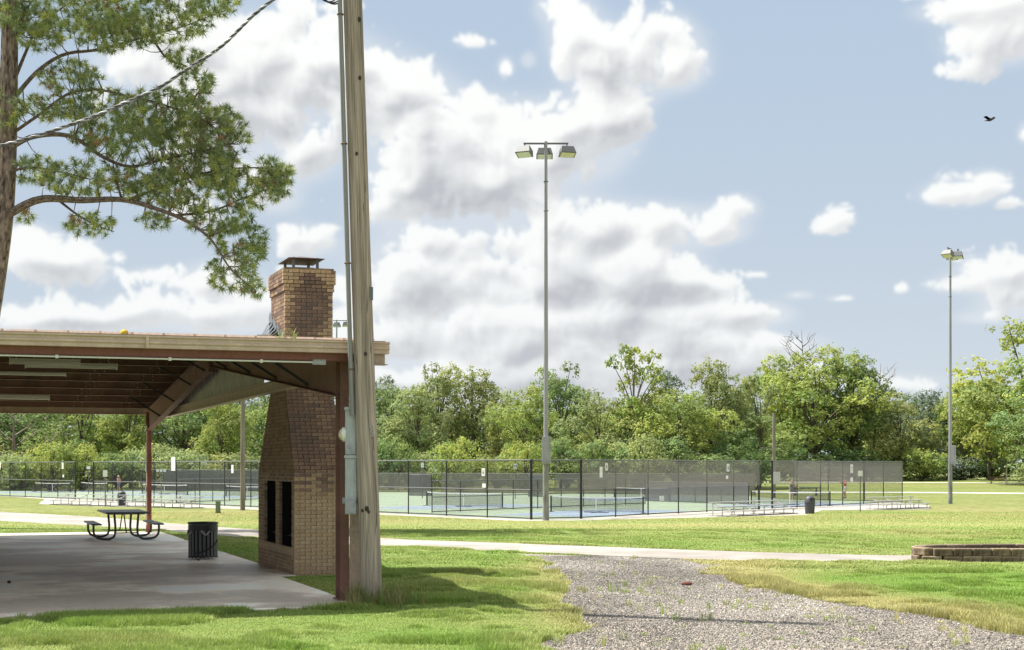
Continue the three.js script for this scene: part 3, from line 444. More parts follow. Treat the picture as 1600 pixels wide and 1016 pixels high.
  for (const [du, dv] of [[-0.24, -0.42], [0.24, -0.42], [-0.24, 0.42], [0.24, 0.42]]) part('cap_leg', bar(V(c[0] + du, y + 0.03, -(c[1] + dv)), V(c[0] + du, capY + 0.01, -(c[1] + dv)), 0.05, 0.05), M.galvDark, rc);
  part('flue', box(c[0] - 0.2, c[0] + 0.2, y + 0.03, y + 0.1, -c[1] - 0.3, -c[1] + 0.3), mats[4], t);
  // stepped flashing where the roof meets the chimney's left face
  const sheetM = std(0.34, 0.38, 0.42, 0.45, { metalness: 0.4, map: tMetal }), fl = part('flashing', bar(V(0.1, 4.75, -8.35), V(0.1, 4.62, -6.7), 0.02, 0.16), std(0.27, 0.2, 0.14, 0.8, { map: tGrain }), t);
  for (let k = 0; k < 8; k++) { const v = mix(8.15, 6.78, k / 7), h = mix(5.22, 4.72, k / 7); part('flashing_step', [prism([[v - 0.12, 4.6], [v + 0.12, 4.64], [v + 0.14, h - 0.02], [v + 0.02, h + 0.06], [v - 0.1, h - 0.1]], UA - 0.03 - 0.012 * (k % 2), UA - 0.02 - 0.012 * (k % 2)), bar(V(UA - 0.03, h - 0.12, -v), V(0.1, 4.68, -v), 0.2, 0.006)], sheetM, fl); }
}

/* ---------- utility pole with its boxes and service cable ---------- */
const poleBase = P(581, 950, 23.7); poleBase.y = 0;
const poleAt = (y) => V(mix(poleBase.x, P(551, 0, 23.7).x, y / 9.19), y, poleBase.z);
{
  const t = thing('utility_pole', 'weathered grey wooden utility pole in front of the pavilion corner', 'pole', [poleBase.x, 0, poleBase.z]);
  const wood = tex(1024, 2048, (x, y) => { const X = x / 1024, Y = y / 2048; const w = 0.03 * Math.sin(6.28 * (2 * Y + tfbm(X, Y, 3, 3))), a = tfbm((X + w + 1) % 1, Y * 0.3, 40, 5), b = tfbm(X, Y * 0.22, 150, 3), c = tfbm(X, Y, 6, 5), crack = Math.abs(tfbm((X + 0.4 * w + 1.2) % 1, Y * 0.16 + 0.2, 22, 2) - 0.5) < 0.012 ? 0.42 : 1;
    let v = (0.34 + 0.42 * (a - 0.5) + 0.26 * (b - 0.5)) * (0.72 + 0.6 * c) * crack; const warm = 0.5 + 0.9 * (tfbm(X, Y * 0.15, 8, 4) - 0.5); v *= 0.92; return [v * (1.06 + 0.12 * warm), v * 0.93, v * (0.8 - 0.1 * warm)]; });
  const wb = tex(1024, 1024, grey((x, y) => { const X = x / 1024, Y = y / 1024, w = 0.03 * Math.sin(6.28 * (2 * Y + tfbm(X, Y, 3, 3))); const crack = Math.abs(tfbm((X + 0.4 * w + 1.2) % 1, Y * 0.16 + 0.2, 22, 2) - 0.5) < 0.012 ? 0 : 1; return 0.5 * tfbm((X + w + 1) % 1, Y * 0.3, 40, 5) + 0.5 * crack; }), null, false);
  const n = 44, g = new THREE.CylinderGeometry(1, 1, 1, 40, n, true), p = g.attributes.position;
  for (let i = 0; i < p.count; i++) { const y = (p.getY(i) + 0.5) * 12.2 - 0.3, a = Math.atan2(p.getZ(i), p.getX(i)), q = poleAt(y), r = mix(0.164, 0.138, y / 11.9) * (1 + 0.035 * (fbm(a * 1.5 + 9, y * 0.5, 3) - 0.5) - 0.012 * Math.max(0, Math.cos(a * 5 + 9 * fbm(y * 0.35, 3, 3))) ); p.setXYZ(i, q.x - poleBase.x + Math.cos(a) * r, y, Math.sin(a) * r); }
  g.computeVertexNormals();
  part('shaft', g, new THREE.MeshStandardMaterial({ map: wood, bumpMap: wb, bumpScale: 0.012, roughness: 0.95 }), t);
  const on = (px, py, dr = 0.003) => { const y = CH - (py - YH) / K * (23.7 - 0.16), q = poleAt(y), x = (px - 800) / K * (23.7 - 0.16) - q.x, r = mix(0.172, 0.146, y / 11.9) + dr; return V(q.x - poleBase.x + x, y, Math.sqrt(Math.max(0.0004, r * r - x * x))); };
  for (const [px, py, r] of [[561, 29, 0.03], [562, 121, 0.026], [557, 240, 0.022], [571, 553, 0.024], [573, 795, 0.03], [576, 800, 0.02], [566, 798, 0.02]]) part('knot', new THREE.SphereGeometry(r, 8, 6).scale(1, 1.35, 0.35).translate(...on(px, py).toArray()), std(0.06, 0.045, 0.035, 0.95), t);
  for (const py of [668, 674, 680]) part('tag_disc', new THREE.TorusGeometry(0.02, 0.008, 6, 12).translate(...on(582 + (py - 674) * 0.17, py, 0.008).toArray()), M.alu, t);
  part('staple_plate', box(-0.03, 0.03, -0.1, 0.1, -0.01, 0.012).translate(...on(579, 458, 0.004).toArray()), M.galvDark, t);
  // grey conduit up the left side
  const cy = (y) => { const q = poleAt(y); return V(q.x - poleBase.x - mix(0.172, 0.146, y / 11.9) - 0.035, y, 0.07); };
  const cd = part('conduit', tube([2.9, 5, 7, 9, 11].map(cy), 0.036, 40, 10), std(0.36, 0.36, 0.34, 0.6, { map: tMetal }), t);
  for (const y of [8.95, 7.0, 5.2, 3.6]) part('strap', new THREE.TorusGeometry(0.042, 0.012, 6, 14).rotateX(Math.PI / 2).translate(...cy(y).toArray()), std(0.18, 0.12, 0.09, 0.8), cd);
  part('insulator_bracket', [box(-0.3, 0.1, 10.4, 10.46, 0.1, 0.22).translate(poleAt(10.4).x - poleBase.x, 0, 0)], M.galvDark, t);
  const q9 = poleAt(9.2), loops = []; for (let k = 0; k < 3; k++) loops.push(new THREE.TorusGeometry(0.15 + 0.035 * k, 0.011, 6, 28).rotateY(0.35 + 0.2 * k).translate(q9.x - poleBase.x - 0.36 + 0.03 * k, 9.28 + 0.02 * k, 0.1)); loops.push(rod(V(q9.x - poleBase.x - 0.36, 9.45, 0.1), V(q9.x - poleBase.x - 0.13, 9.55, 0.05), 0.012));
  part('cable_coil', loops, M.black, t);
}
{
  const e = thing('electric_meter_panel', 'grey electric meter panel of two tall boxes strapped beside the wooden pole', 'meter panel', [P(549, 900, 23.85).x, 0, -23.78]);
  const W = 0.165;
  part('upper_box', rbox(W, 0.72, 0.14, 0.012).translate(0, 2.67, 0), M.boxGrey, e); part('upper_lid', rbox(W + 0.02, 0.05, 0.17, 0.01).translate(0, 3.01, 0.005), M.boxGrey, e);
  part('lower_box', rbox(W + 0.01, 0.80, 0.16, 0.012).translate(0.005, 1.86, 0), M.boxGrey, e); part('lower_lid', rbox(W + 0.03, 0.05, 0.19, 0.01).translate(0.005, 2.28, 0.005), M.boxGrey, e);
  part('knockout', new THREE.CylinderGeometry(0.035, 0.035, 0.006, 16).rotateX(Math.PI / 2).translate(-0.02, 2.43, 0.073), M.galv, e);
  part('switch_box', rbox(0.17, 0.22, 0.13, 0.01).translate(0.01, 1.52, 0.1), M.galv, e); part('strut', box(-0.14, 0.3, 1.57, 1.66, -0.13, -0.09), M.galv, e); part('strut', box(-0.1, 0.28, 2.75, 2.79, -0.12, -0.08), M.galv, e);
  const m = part('meter', new THREE.CylinderGeometry(0.11, 0.11, 0.06, 24).rotateZ(Math.PI / 2).translate(-0.1, 2.62, -0.02), M.white, e); part('meter_glass', new THREE.SphereGeometry(0.095, 16, 10).scale(0.7, 1, 1).translate(-0.125, 2.62, -0.02), M.yellowGlass, m);
  part('riser', tube([V(0.06, 3.03, 0.02), V(0.045, 3.2, 0.03), V(0.04, 3.4, 0.06)], 0.03, 8), M.boxGrey, e);
}
{
  const q = poleAt(10.43), pts = [V(q.x - 0.2, 10.43, q.z + 0.16)]; const d = 23.55;
  for (const [px, py] of [[470, -32], [426, 0], [398, 22], [344, 74], [295, 106], [246, 138], [197, 160], [147, 182], [98, 199], [49, 215], [0, 228], [-70, 244], [-150, 258]]) pts.push(P(px, py, d));
  const c = new THREE.CatmullRomCurve3(pts, false, 'centripetal'), strands = [];
  for (let k = 0; k < 3; k++) { const l = []; for (let i = 0; i <= 160; i++) { const p = c.getPointAt(i / 160), a = i * 0.85 + k * 2.094; l.push(V(p.x, p.y + 0.017 * Math.sin(a), p.z + 0.017 * Math.cos(a))); } strands.push(new THREE.TubeGeometry(new THREE.CatmullRomCurve3(l), 320, 0.0135, 5)); }
  const t = thing('service_cable', 'twisted overhead cable sagging left from the wooden pole across the pine', 'cable'); strands.forEach((g, k) => part('strand', g, k ? std(0.1, 0.1, 0.1, 0.6) : M.galv, t));
  const e = pts[pts.length - 1], [u, v] = toUV(e.x, e.z), mast = thing('service_mast', 'steel service mast on the pavilion roof beyond the left edge', 'mast', [e.x, roofY(v) + 0.2, e.z]); part('pipe', rod(V(0, -0.3, 0), V(0, e.y - roofY(v), 0), 0.04), M.galv, mast); part('weather_head', new THREE.SphereGeometry(0.08, 10, 8).translate(0, e.y - roofY(v), 0), M.galv, mast);
}

/* ---------- picnic table and trash can under the roof ---------- */
const perf = tex(128, 128, grey((x, y) => { const u = (x % 16) / 16 - 0.5, v = ((y + (x >> 4) % 2 * 8) % 16) / 16 - 0.5; return Math.abs(u) + Math.abs(v) < 0.32 ? 0.25 : 1; }), [0.16, 0.16]);
const tableTop = std(0.075, 0.08, 0.088, 0.45, { map: perf });
function picnicTable(label, pos, turn, group) {
  const t = thing('picnic_table', label, 'picnic table', pos, turn, group), L = 1.4;
  part('tabletop', [rbox(1.2, 0.05, 2 * L, 0.02).translate(0, 0.765, 0)].map(metres), tableTop, t);
  for (const s of [-1, 1]) part('seat', metres(rbox(0.28, 0.045, 2 * L, 0.018).translate(s * 0.84, 0.45, 0)), tableTop, t);
  for (const s of [-1, 1]) for (const zz of [-0.95, 0.95]) part('leg', tube([V(s * 0.33, 0.74, zz), V(s * 0.31, 0.5, zz), V(s * 0.30, 0.28, zz), V(s * 0.34, 0.1, zz), V(s * 0.46, 0.035, zz), V(s * 0.62, 0.035, zz), V(s * 0.80, 0.08, zz), V(s * 0.88, 0.2, zz), V(s * 0.89, 0.43, zz)], 0.032, 40, 8), M.tube, t);
  for (const zz of [-0.95, 0.95]) part('cross_bar', [rod(V(-0.31, 0.2, zz), V(0.31, 0.2, zz), 0.02), rod(V(0, 0.2, zz), V(0, 0.74, zz * 0.2), 0.018)], M.tube, t);
  part('top_frame', [bar(V(-0.5, 0.725, -0.95), V(0.5, 0.725, -0.95), 0.04, 0.03), bar(V(-0.5, 0.725, 0.95), V(0.5, 0.725, 0.95), 0.04, 0.03)], M.tube, t);
  return t;
}
{ const c = P(192, 842, 44.6); picnicTable('dark metal picnic table with two attached benches on the pavilion slab', [c.x, SLAB.y, c.z], TH); }
{ const c = G(1259, 775); picnicTable('small far picnic table on the lawn behind the woman in grey', [c.x, landY(-c.z), c.z], 1.3); }
{
  const c = P(317, 873, 34.9), t = thing('slatted_trash_can', 'black slatted steel trash can with a bag liner beside the fireplace', 'trash can', [c.x, SLAB.y, c.z]);
  const slatM = std(0.11, 0.11, 0.115, 0.4), N = 22, R = 0.315, H = 0.8;
  const sg = new THREE.BoxGeometry(0.05, H - 0.06, 0.012);
  for (let i = 0; i < N; i++) { const a = i / N * Math.PI * 2, m = part('slat', sg, slatM, t); m.position.set(Math.sin(a) * R, H / 2, Math.cos(a) * R); m.rotation.y = a; }
  part('band', [new THREE.CylinderGeometry(R + 0.012, R + 0.012, 0.12, 40, 1, true).translate(0, H - 0.1, 0), new THREE.TorusGeometry(R + 0.006, 0.022, 8, 40).rotateX(Math.PI / 2).translate(0, H, 0), new THREE.TorusGeometry(R, 0.02, 8, 40).rotateX(Math.PI / 2).translate(0, 0.06, 0)], M.blackPaint, t);
  part('bin_liner', new THREE.CylinderGeometry(R - 0.03, R - 0.04, H - 0.1, 28).translate(0, H / 2, 0), M.black, t);
  const bag = []; for (const a of [-0.9, 0.35]) bag.push(tube([V(Math.sin(a - 0.28) * (R + 0.02), H - 0.16, Math.cos(a - 0.28) * (R + 0.02)), V(Math.sin(a) * (R + 0.035), H - 0.25, Math.cos(a) * (R + 0.035)), V(Math.sin(a + 0.3) * (R + 0.02), H - 0.17, Math.cos(a + 0.3) * (R + 0.02))], 0.022, 12, 6)); part('bag_fold', bag, std(0.3, 0.3, 0.3, 0.35), t);
  const arm = []; for (let k = 0; k < 14; k++) { const a = mix(-0.3, 1.45, k / 13); arm.push(V(Math.sin(a) * (R + 0.02), mix(0.14, 0.42, Math.pow(k / 13, 1.6)), Math.cos(a) * (R + 0.02))); } part('strap', tube(arm, 0.016, 30, 6), M.blackPaint, t);
  const c2 = single('pine_cone', new THREE.IcosahedronGeometry(0.035, 1).scale(1, 0.8, 1.3).translate(P(310, 877, 34.2).x, SLAB.y + 0.028, -34.2), std(0.12, 0.08, 0.05, 0.9), 'tiny pine cone on the slab in front of the black trash can', 'pine cone');
  single('pine_cone', new THREE.IcosahedronGeometry(0.035, 1).scale(1, 0.8, 1.2).translate(P(14, 912, 27.6).x, SLAB.y + 0.028, -27.6), std(0.1, 0.03, 0.025, 0.9), 'small dark pine cone on the slab near the left edge', 'pine cone');
}

/* ---------- block planter wall on the right ---------- */
{
  const t = thing('block_planter', 'low brown concrete block planter wall at the right edge beside the path', 'planter', [0, 0, 0]);
  const ring = [P(1700, 851, 36.4), P(1560, 851, 36.4), P(1510, 851, 36.3), P(1462, 852, 36.1), P(1438, 854, 35.6), P(1436, 857, 35.1), P(1452, 859, 34.6), P(1500, 859, 34.5), P(1600, 857, 34.5), P(1760, 857, 34.4)].map((p) => V(p.x, 0, p.z));
  const c = new THREE.CatmullRomCurve3(ring, false, 'centripetal'), L = c.getLength(), n = Math.round(L / 0.43), bt = tex(256, 256, (x, y) => { const a = tfbm(x / 256, y / 256, 5, 6), b = hash2(x, y), v = 0.5 + 1.0 * (a - 0.5) + 0.25 * (b - 0.5); return [v * 1.05, v, v * 0.9]; }, [0.5, 0.5]);
  const mats = [[0.36, 0.29, 0.21], [0.30, 0.24, 0.18], [0.25, 0.2, 0.155], [0.40, 0.33, 0.25]].map(([r, g, b]) => std(r * 1.5, g * 1.5, b * 1.5, 0.95, { map: bt, bumpMap: bt, bumpScale: 0.02 })), rng = rngOf(31);
  const geos = [0, 1, 2].map((k) => { const g = new RoundedBoxGeometry(0.405, 0.168, 0.26, 3, 0.022), p = g.attributes.position; for (let i = 0; i < p.count; i++) p.setXYZ(i, p.getX(i) + 0.02 * (fbm(p.getY(i) * 14 + k * 9, p.getZ(i) * 14, 2) - 0.5), p.getY(i), p.getZ(i) + 0.035 * (fbm(p.getX(i) * 11 + k * 5, p.getY(i) * 11, 3) - 0.5)); g.computeVertexNormals(); return metres(g); });
  for (let r = 0; r < 2; r++) for (let i = 0; i < n; i++) { const tt = Math.min(0.999, (i + 0.5 + (r ? 0 : 0.5)) / n), p = c.getPointAt(tt), q = c.getTangentAt(tt), m = part('block', geos[rng() * 3 | 0], mats[rng() * 4 | 0], t); const back = r ? 0.02 : 0; m.position.set(p.x, r * 0.172 + 0.085 - 0.012 + 0.01 * (rng() - 0.5), p.z); m.rotation.y = Math.atan2(-q.z, q.x) + 0.05 * (rng() - 0.5); m.scale.set(r ? 1 : 1.03, 1, r ? 1 : 1.1); }
  const fill = [...c.getSpacedPoints(40)]; part('soil', sheet(fill, 0.2), std(0.09, 0.065, 0.045, 1, { map: tGrain }), t);
}

/* ---------- tall sports light poles ---------- */
function lightPole(label, foot, H, turn, heads, cabinetTurn, lowDark) {
  const t = thing('light_pole', label, 'light pole', [foot.x, landY(-foot.z), foot.z], turn, 'sports light poles');
  const shaft = part('shaft', [rod(V(0, 2.2, 0), V(0, H, 0), 0.13, 0.075, 14)], M.galv, t); part('base_section', rod(V(0, 0, 0), V(0, 2.9, 0), 0.165, 0.15, 16), std(0.42, 0.43, 0.40, 0.8, { map: tGrain }), t);
  part('collar', [H - 2.0, H - 3.45].map((y) => new THREE.TorusGeometry(0.1, 0.025, 6, 16).rotateX(Math.PI / 2).translate(0, y, 0)), M.galvDark, shaft);
  part('control_cabinet', rbox(0.42, 1.36, 0.3, 0.015).translate(Math.sin(cabinetTurn) * 0.1, 3.5, Math.cos(cabinetTurn) * 0.22), M.galv, t);
  part('crossarm', bar(V(-1.12, H - 0.1, 0), V(1.12, H - 0.1, 0), 0.08, 0.08), M.galvDark, t);
  for (const [x, z, yaw, pitch, glass] of heads) {
    const f = new THREE.Group(); f.name = 'floodlight'; f.position.set(x, H - 0.5, z); f.rotation.set(0, yaw, 0); t.add(f);
    const tilt = (g) => g.rotateX(pitch);
    const hs = new THREE.Shape([[-0.3, 0.16], [0.3, 0.16], [0.39, -0.18], [-0.39, -0.18]].map(([a, b]) => new THREE.Vector2(a, b)));
    part('housing', tilt(new THREE.ExtrudeGeometry(hs, { depth: 0.46, bevelEnabled: true, bevelSize: 0.02, bevelThickness: 0.02, bevelSegments: 1 }).translate(0, 0, -0.23)), M.galvDark, f);
    part('lens', tilt(box(-0.35, 0.35, -0.212, -0.204, -0.2, 0.2)), glass ? M.yellowGlass : M.glassy, f);
    part('yoke', [rod(V(0, 0.1, 0), V(0, 0.42, 0), 0.03)], M.galvDark, f);
    if (z) part('arm', bar(V(0, 0.42, 0), V(0, 0.42, -z), 0.06, 0.06), M.galvDark, f);
  }
  return t;
}
const three = [[-1.05, 0, -0.45, -0.5, 0], [-0.06, -0.45, 0, -0.42, 0], [1.05, 0, 0.25, -0.42, 1]];
lightPole('tallest sports light pole with three floodlights in front of the courts', G(853, 813.5), 18.9, 0, three, 0.1);
lightPole('sports light pole standing alone on the lawn at the right', G(1485, 787.5), 18.3, 1.15, [[-1.0, 0, -2.0, -0.5, 1], [1.0, 0, 0.9, 0.2, 0], [0.1, 0.5, -1.6, -0.4, 0]], 0.2);
lightPole('far sports light pole seen between the chimney and the wooden pole', G(526, 767), 18.6, -0.1, three, 0.1);
{
  const w = std(0.36, 0.32, 0.25, 0.95, { map: tGrain });
  const a = G(379, 797.5), t = thing('wooden_post', 'slender pale wooden pole left of the fireplace behind the path', 'pole', [a.x, landY(-a.z), a.z]); part('shaft', rod(V(0, 0, 0), V(0.02, 8.4, 0), 0.155, 0.125, 12), w, t); part('pole_cap', new THREE.CylinderGeometry(0.12, 0.126, 0.05, 12).translate(0.02, 8.42, 0), M.galvDark, t); part('hook', rod(V(-0.14, 7.2, 0), V(-0.4, 7.15, 0), 0.03), M.galvDark, t);
  const b = G(1209, 778), s = thing('wooden_post', 'weathered pole rising behind the court gate, before the trees', 'pole', [b.x, landY(-b.z), b.z]); part('shaft', rod(V(0, 0, 0), V(0.03, 7.2, 0), 0.17, 0.13, 12), w, s); part('meter_box', box(-0.1, 0.5, 1.2, 2.2, 0.14, 0.35), M.white, s); part('arm', bar(V(-0.1, 4.2, 0), V(-1.1, 4.25, 0), 0.08, 0.1), w, s);
}

/* ---------- small things round the courts ---------- */
function bleacher(label, a, b) {
  const L = a.distanceTo(b), t = thing('bleacher', label, 'bleacher', [(a.x + b.x) / 2, landY(-a.z) + 0.01, (a.z + b.z) / 2], Math.atan2(-(b.z - a.z), b.x - a.x), 'aluminium bleachers by the courts');
  for (let r = 0; r < 3; r++) { part('seat', box(-L / 2, L / 2, 0.28 + r * 0.22, 0.32 + r * 0.22, -r * 0.6 - 0.13, -r * 0.6 + 0.13), M.alu, t); if (r) part('foot_plank', box(-L / 2, L / 2, 0.06 + r * 0.2, 0.09 + r * 0.2, -r * 0.6 + 0.2, -r * 0.6 + 0.44), M.alu, t); }
  for (let k = 0; k < 4; k++) { const x = mix(-L / 2 + 0.25, L / 2 - 0.25, k / 3); part('frame', [0, 1, 2].map((r) => bar(V(x, 0, -r * 0.6), V(x, 0.28 + r * 0.22, -r * 0.6), 0.045, 0.045)).concat([bar(V(x, 0.03, 0.3), V(x, 0.03, -1.5), 0.045, 0.05), bar(V(x, 0.27, 0.1), V(x, 0.72, -1.3), 0.04, 0.04)]), M.alu, t); }
}
bleacher('low aluminium bleacher beside the domed trash can on the right', G(1140, 808), G(1243, 803));
bleacher('low aluminium bleacher at the far right corner of the fence', G(1382, 797), G(1452, 794.5));
bleacher('low aluminium bleacher left of the grey domed bin near the left courts', G(80, 789), G(176, 792));
bleacher('low aluminium bleacher just behind the pavilion back column', G(196, 792), G(291, 795));
function domeCan(label, foot) {
  const t = thing('domed_trash_can', label, 'trash can', [foot.x, landY(-foot.z), foot.z], 0.4, 'domed trash cans'), s = 1;
  part('body', new THREE.LatheGeometry([[0, 0], [0.24, 0], [0.26, 0.03], [0.295, 0.62], [0.3, 0.64], [0.28, 0.66]].map(([a, b]) => new THREE.Vector2(a, b)), 24), M.plastic, t);
  part('lid', new THREE.LatheGeometry([[0.31, 0.64], [0.315, 0.7], [0.29, 0.73], [0.285, 0.82], [0.23, 0.95], [0.12, 1.02], [0, 1.04]].map(([a, b]) => new THREE.Vector2(a, b)), 24), M.plastic, t);
  part('flap', box(-0.14, 0.14, 0.75, 0.9, 0.24, 0.28), M.black, t);
}
domeCan('dark domed trash can on the lawn in front of the right courts', G(1265.5, 803.5)); domeCan('dark domed trash can between the two left bleachers', G(190, 791));
function sign(name, label, c, w, h, text, opt = {}) {
  const t = thing(name, label, 'sign', [c.x, c.y, c.z], opt.turn ?? 0, opt.group); part('plate', box(-w / 2, w / 2, -h / 2, h / 2, -0.01, 0.01), M.white, t);
  if (text) { const cv = document.createElement('canvas'); cv.width = 64; cv.height = 96; const x = cv.getContext('2d'); x.fillStyle = '#dcdcd8'; x.fillRect(0, 0, 64, 96); x.fillStyle = '#17181a'; x.font = 'bold 62px sans-serif'; x.textAlign = 'center'; x.textBaseline = 'middle'; x.fillText(text, 32, 52); const q = new THREE.CanvasTexture(cv); q.colorSpace = THREE.SRGBColorSpace; const g = new THREE.PlaneGeometry(w * 0.96, h * 0.96); g.translate(0, 0, 0.014); part('number', g, new THREE.MeshStandardMaterial({ map: q, roughness: 0.7 }), t); }
  if (opt.post) part('post', rod(V(0, -h / 2, -0.03), V(0, landY(-c.z) - c.y, -0.03), 0.035), M.galvDark, t);
  return t;
}
const onWall = (a, b, px, py, out = 0.07) => { const k = (px - 800) / K, t = (a.x + k * a.z) / ((a.x - b.x) + k * (a.z - b.z)), p = a.clone().lerp(b, t); const n = V(-(b.z - a.z), 0, b.x - a.x).normalize(); if (n.z < 0) n.negate(); p.addScaledVector(n, out); p.y = CH - (py - YH) / K * -p.z; return p; };
const tL = Math.atan2(-(cA.z - cW.z), cA.x - cW.x), tR = Math.atan2(-(cD.z - cC.z), cD.x - cC.x);
sign('court_sign', 'white sign with the number 6 on the fence', onWall(cA, cW, 757, 738), 0.3, 0.42, '6', { turn: tL, group: 'court number signs' });
sign('notice_plate', 'small white plate under the sign numbered six', onWall(cA, cW, 758, 759), 0.3, 0.22, '', { turn: tL });
sign('court_sign', 'narrow white sign high on the fence left of the pavilion back column', onWall(cA, cW, 99, 728), 0.36, 0.52, '', { turn: tL, group: 'court number signs' });
sign('notice_plate', 'small white plate under the narrow sign left of the back column', onWall(cA, cW, 100, 744), 0.3, 0.22, '', { turn: tL });
sign('court_sign', 'narrow white sign on the fence left of the fireplace', onWall(cA, cW, 364.5, 733), 0.3, 0.55, '', { turn: tL, group: 'court number signs' });
sign('notice_board', 'tall white notice board beside the pavilion back column', onWall(cA, cW, 272, 725), 0.62, 0.98, '', { turn: tL });
sign('court_sign', 'white sign at the far left edge of the fence', onWall(cA, cW, 1, 727), 0.4, 0.6, '', { turn: tL, group: 'court number signs' });
for (const [px, l] of [[246, 'leftmost of three small square notices by the back column'], [251.5, 'middle of three small square notices by the back column'], [257, 'rightmost of three small square notices by the back column']]) sign('notice_plate', l, P(px, 735.5, 132), 0.22, 0.22, '', { post: px === 251.5 });
sign('court_sign', 'white sign with the number 8 on the grey windscreen', onWall(cC, cD, 1136, 731), 0.32, 0.46, '8', { turn: tR, group: 'court number signs' });
sign('notice_plate', 'small white plate on the windscreen above the low dark fence', onWall(cC, cD, 1134.5, 746), 0.26, 0.2, '', { turn: tR });
sign('court_sign', 'white sign with the number 7 on the right windscreen', onWall(cC, cD, 1329.5, 732.5), 0.42, 0.6, '7', { turn: tR, group: 'court number signs' });
sign('notice_plate', 'small white plate beside the man in the red shirt', onWall(cC, cD, 1329.5, 749.5), 0.4, 0.28, '', { turn: tR });
sign('court_sign', 'white sign with the number 9 right of the light pole', onWall(cC, cD, 946, 729.5), 0.24, 0.4, '9', { turn: tR, group: 'court number signs' });
sign('notice_board', 'narrow white notice left of the number 9 sign', onWall(cC, cD, 937.5, 738), 0.26, 0.56, '', { turn: tR });
sign('court_sign', 'small white sign with the number 10 beside the light pole', P(805, 728.5, 128), 0.26, 0.42, '10', { group: 'court number signs', post: 1 });
sign('court_sign', 'small white sign on the far fence left of sign six', P(660, 727, 130), 0.26, 0.4, '', { group: 'court number signs', post: 1 });
sign('notice_plate', 'white paper low on the dark windscreen fence', P(1034, 779, 116), 0.34, 0.36, '');
sign('rules_sign', 'white sign on a post in front of the right fence corner', (() => { const f = G(1345, 800); return P(1344.5, 740, -f.z); })(), 0.26, 0.32, '', { post: 1 });
sign('rules_sign', 'white sign on a post behind the picnic table', (() => { const f = G(163.5, 792); return P(164, 740, -f.z); })(), 0.3, 0.44, '', { post: 1 });
sign('rules_sign', 'small white sign on a thin post left of the bin, inside the courts', P(138, 731, 150), 0.34, 0.3, '', { post: 1 });
{ const f = G(340.5, 803), t = thing('utility_pedestal', 'small green utility pedestal box in the grass by the path', 'utility box', [f.x, landY(-f.z), f.z], 0.2); part('cabinet', rbox(0.28, 0.62, 0.26, 0.015).translate(0, 0.36, 0), M.greenBox, t); part('cap', rbox(0.31, 0.07, 0.29, 0.02).translate(0, 0.69, 0), M.greenBox, t); part('stake', box(-0.16, 0.16, 0, 0.08, -0.15, 0.15), std(0.15, 0.09, 0.05, 0.9), t); }
{ const f = G(1561, 756.5), t = thing('park_bench', 'brown slatted park bench at the far edge of the lawn by the trees', 'bench', [f.x, landY(-f.z), f.z], 0); const w = std(0.17, 0.09, 0.06, 0.85); for (let k = 0; k < 4; k++) part('back_slat', box(-1.1, 1.1, 0.5 + k * 0.13, 0.6 + k * 0.13, -0.3, -0.26), w, t); for (let k = 0; k < 3; k++) part('seat_slat', box(-1.1, 1.1, 0.44, 0.47, -0.25 + k * 0.17, -0.11 + k * 0.17), w, t); for (const x of [-1, 1]) part('leg', [bar(V(x, 0, 0.15), V(x, 0.44, 0.15), 0.07, 0.07), bar(V(x, 0, -0.28), V(x, 1.02, -0.28), 0.07, 0.07)], M.tube, t); 
  const p = G(1573, 756.8); single('marker_post', rod(V(p.x, landY(-p.z), p.z), V(p.x, landY(-p.z) + 2.6, p.z), 0.1, 0.09), std(0.4, 0.36, 0.3, 0.9), 'pale marker post beside the far park bench', 'post'); }
{ const t = thing('bird', 'dark bird in flight in the sky at upper right', 'bird', P(1547, 187, 45).toArray(), 0.5); const b = new THREE.SphereGeometry(0.06, 10, 8).scale(0.8, 0.75, 2.1); part('body', [b, new THREE.SphereGeometry(0.04, 8, 6).translate(0, 0.02, 0.14), new THREE.ConeGeometry(0.045, 0.14, 5).rotateX(-Math.PI / 2).scale(1, 0.3, 1).translate(0, 0, -0.17)], std(0.05, 0.045, 0.05, 0.9), t);
  for (const s of [-1, 1]) part('wing', prism([[-0.07, 0], [0.07, 0], [0.03, 0.012], [-0.05, 0.01]], 0.03, 0.2).rotateZ(0.35).scale(s, 1, 1), std(0.06, 0.055, 0.06, 0.9), t); }
{ const c = loc(-3.4, roofY(-0.2) + 0.215, -0.2); single('yellow_ball', new THREE.SphereGeometry(0.06, 14, 10).translate(c.x, c.y + 0.02, c.z), std(0.6, 0.42, 0.04, 0.8), 'yellow ball lying on the pavilion roof edge', 'ball'); }

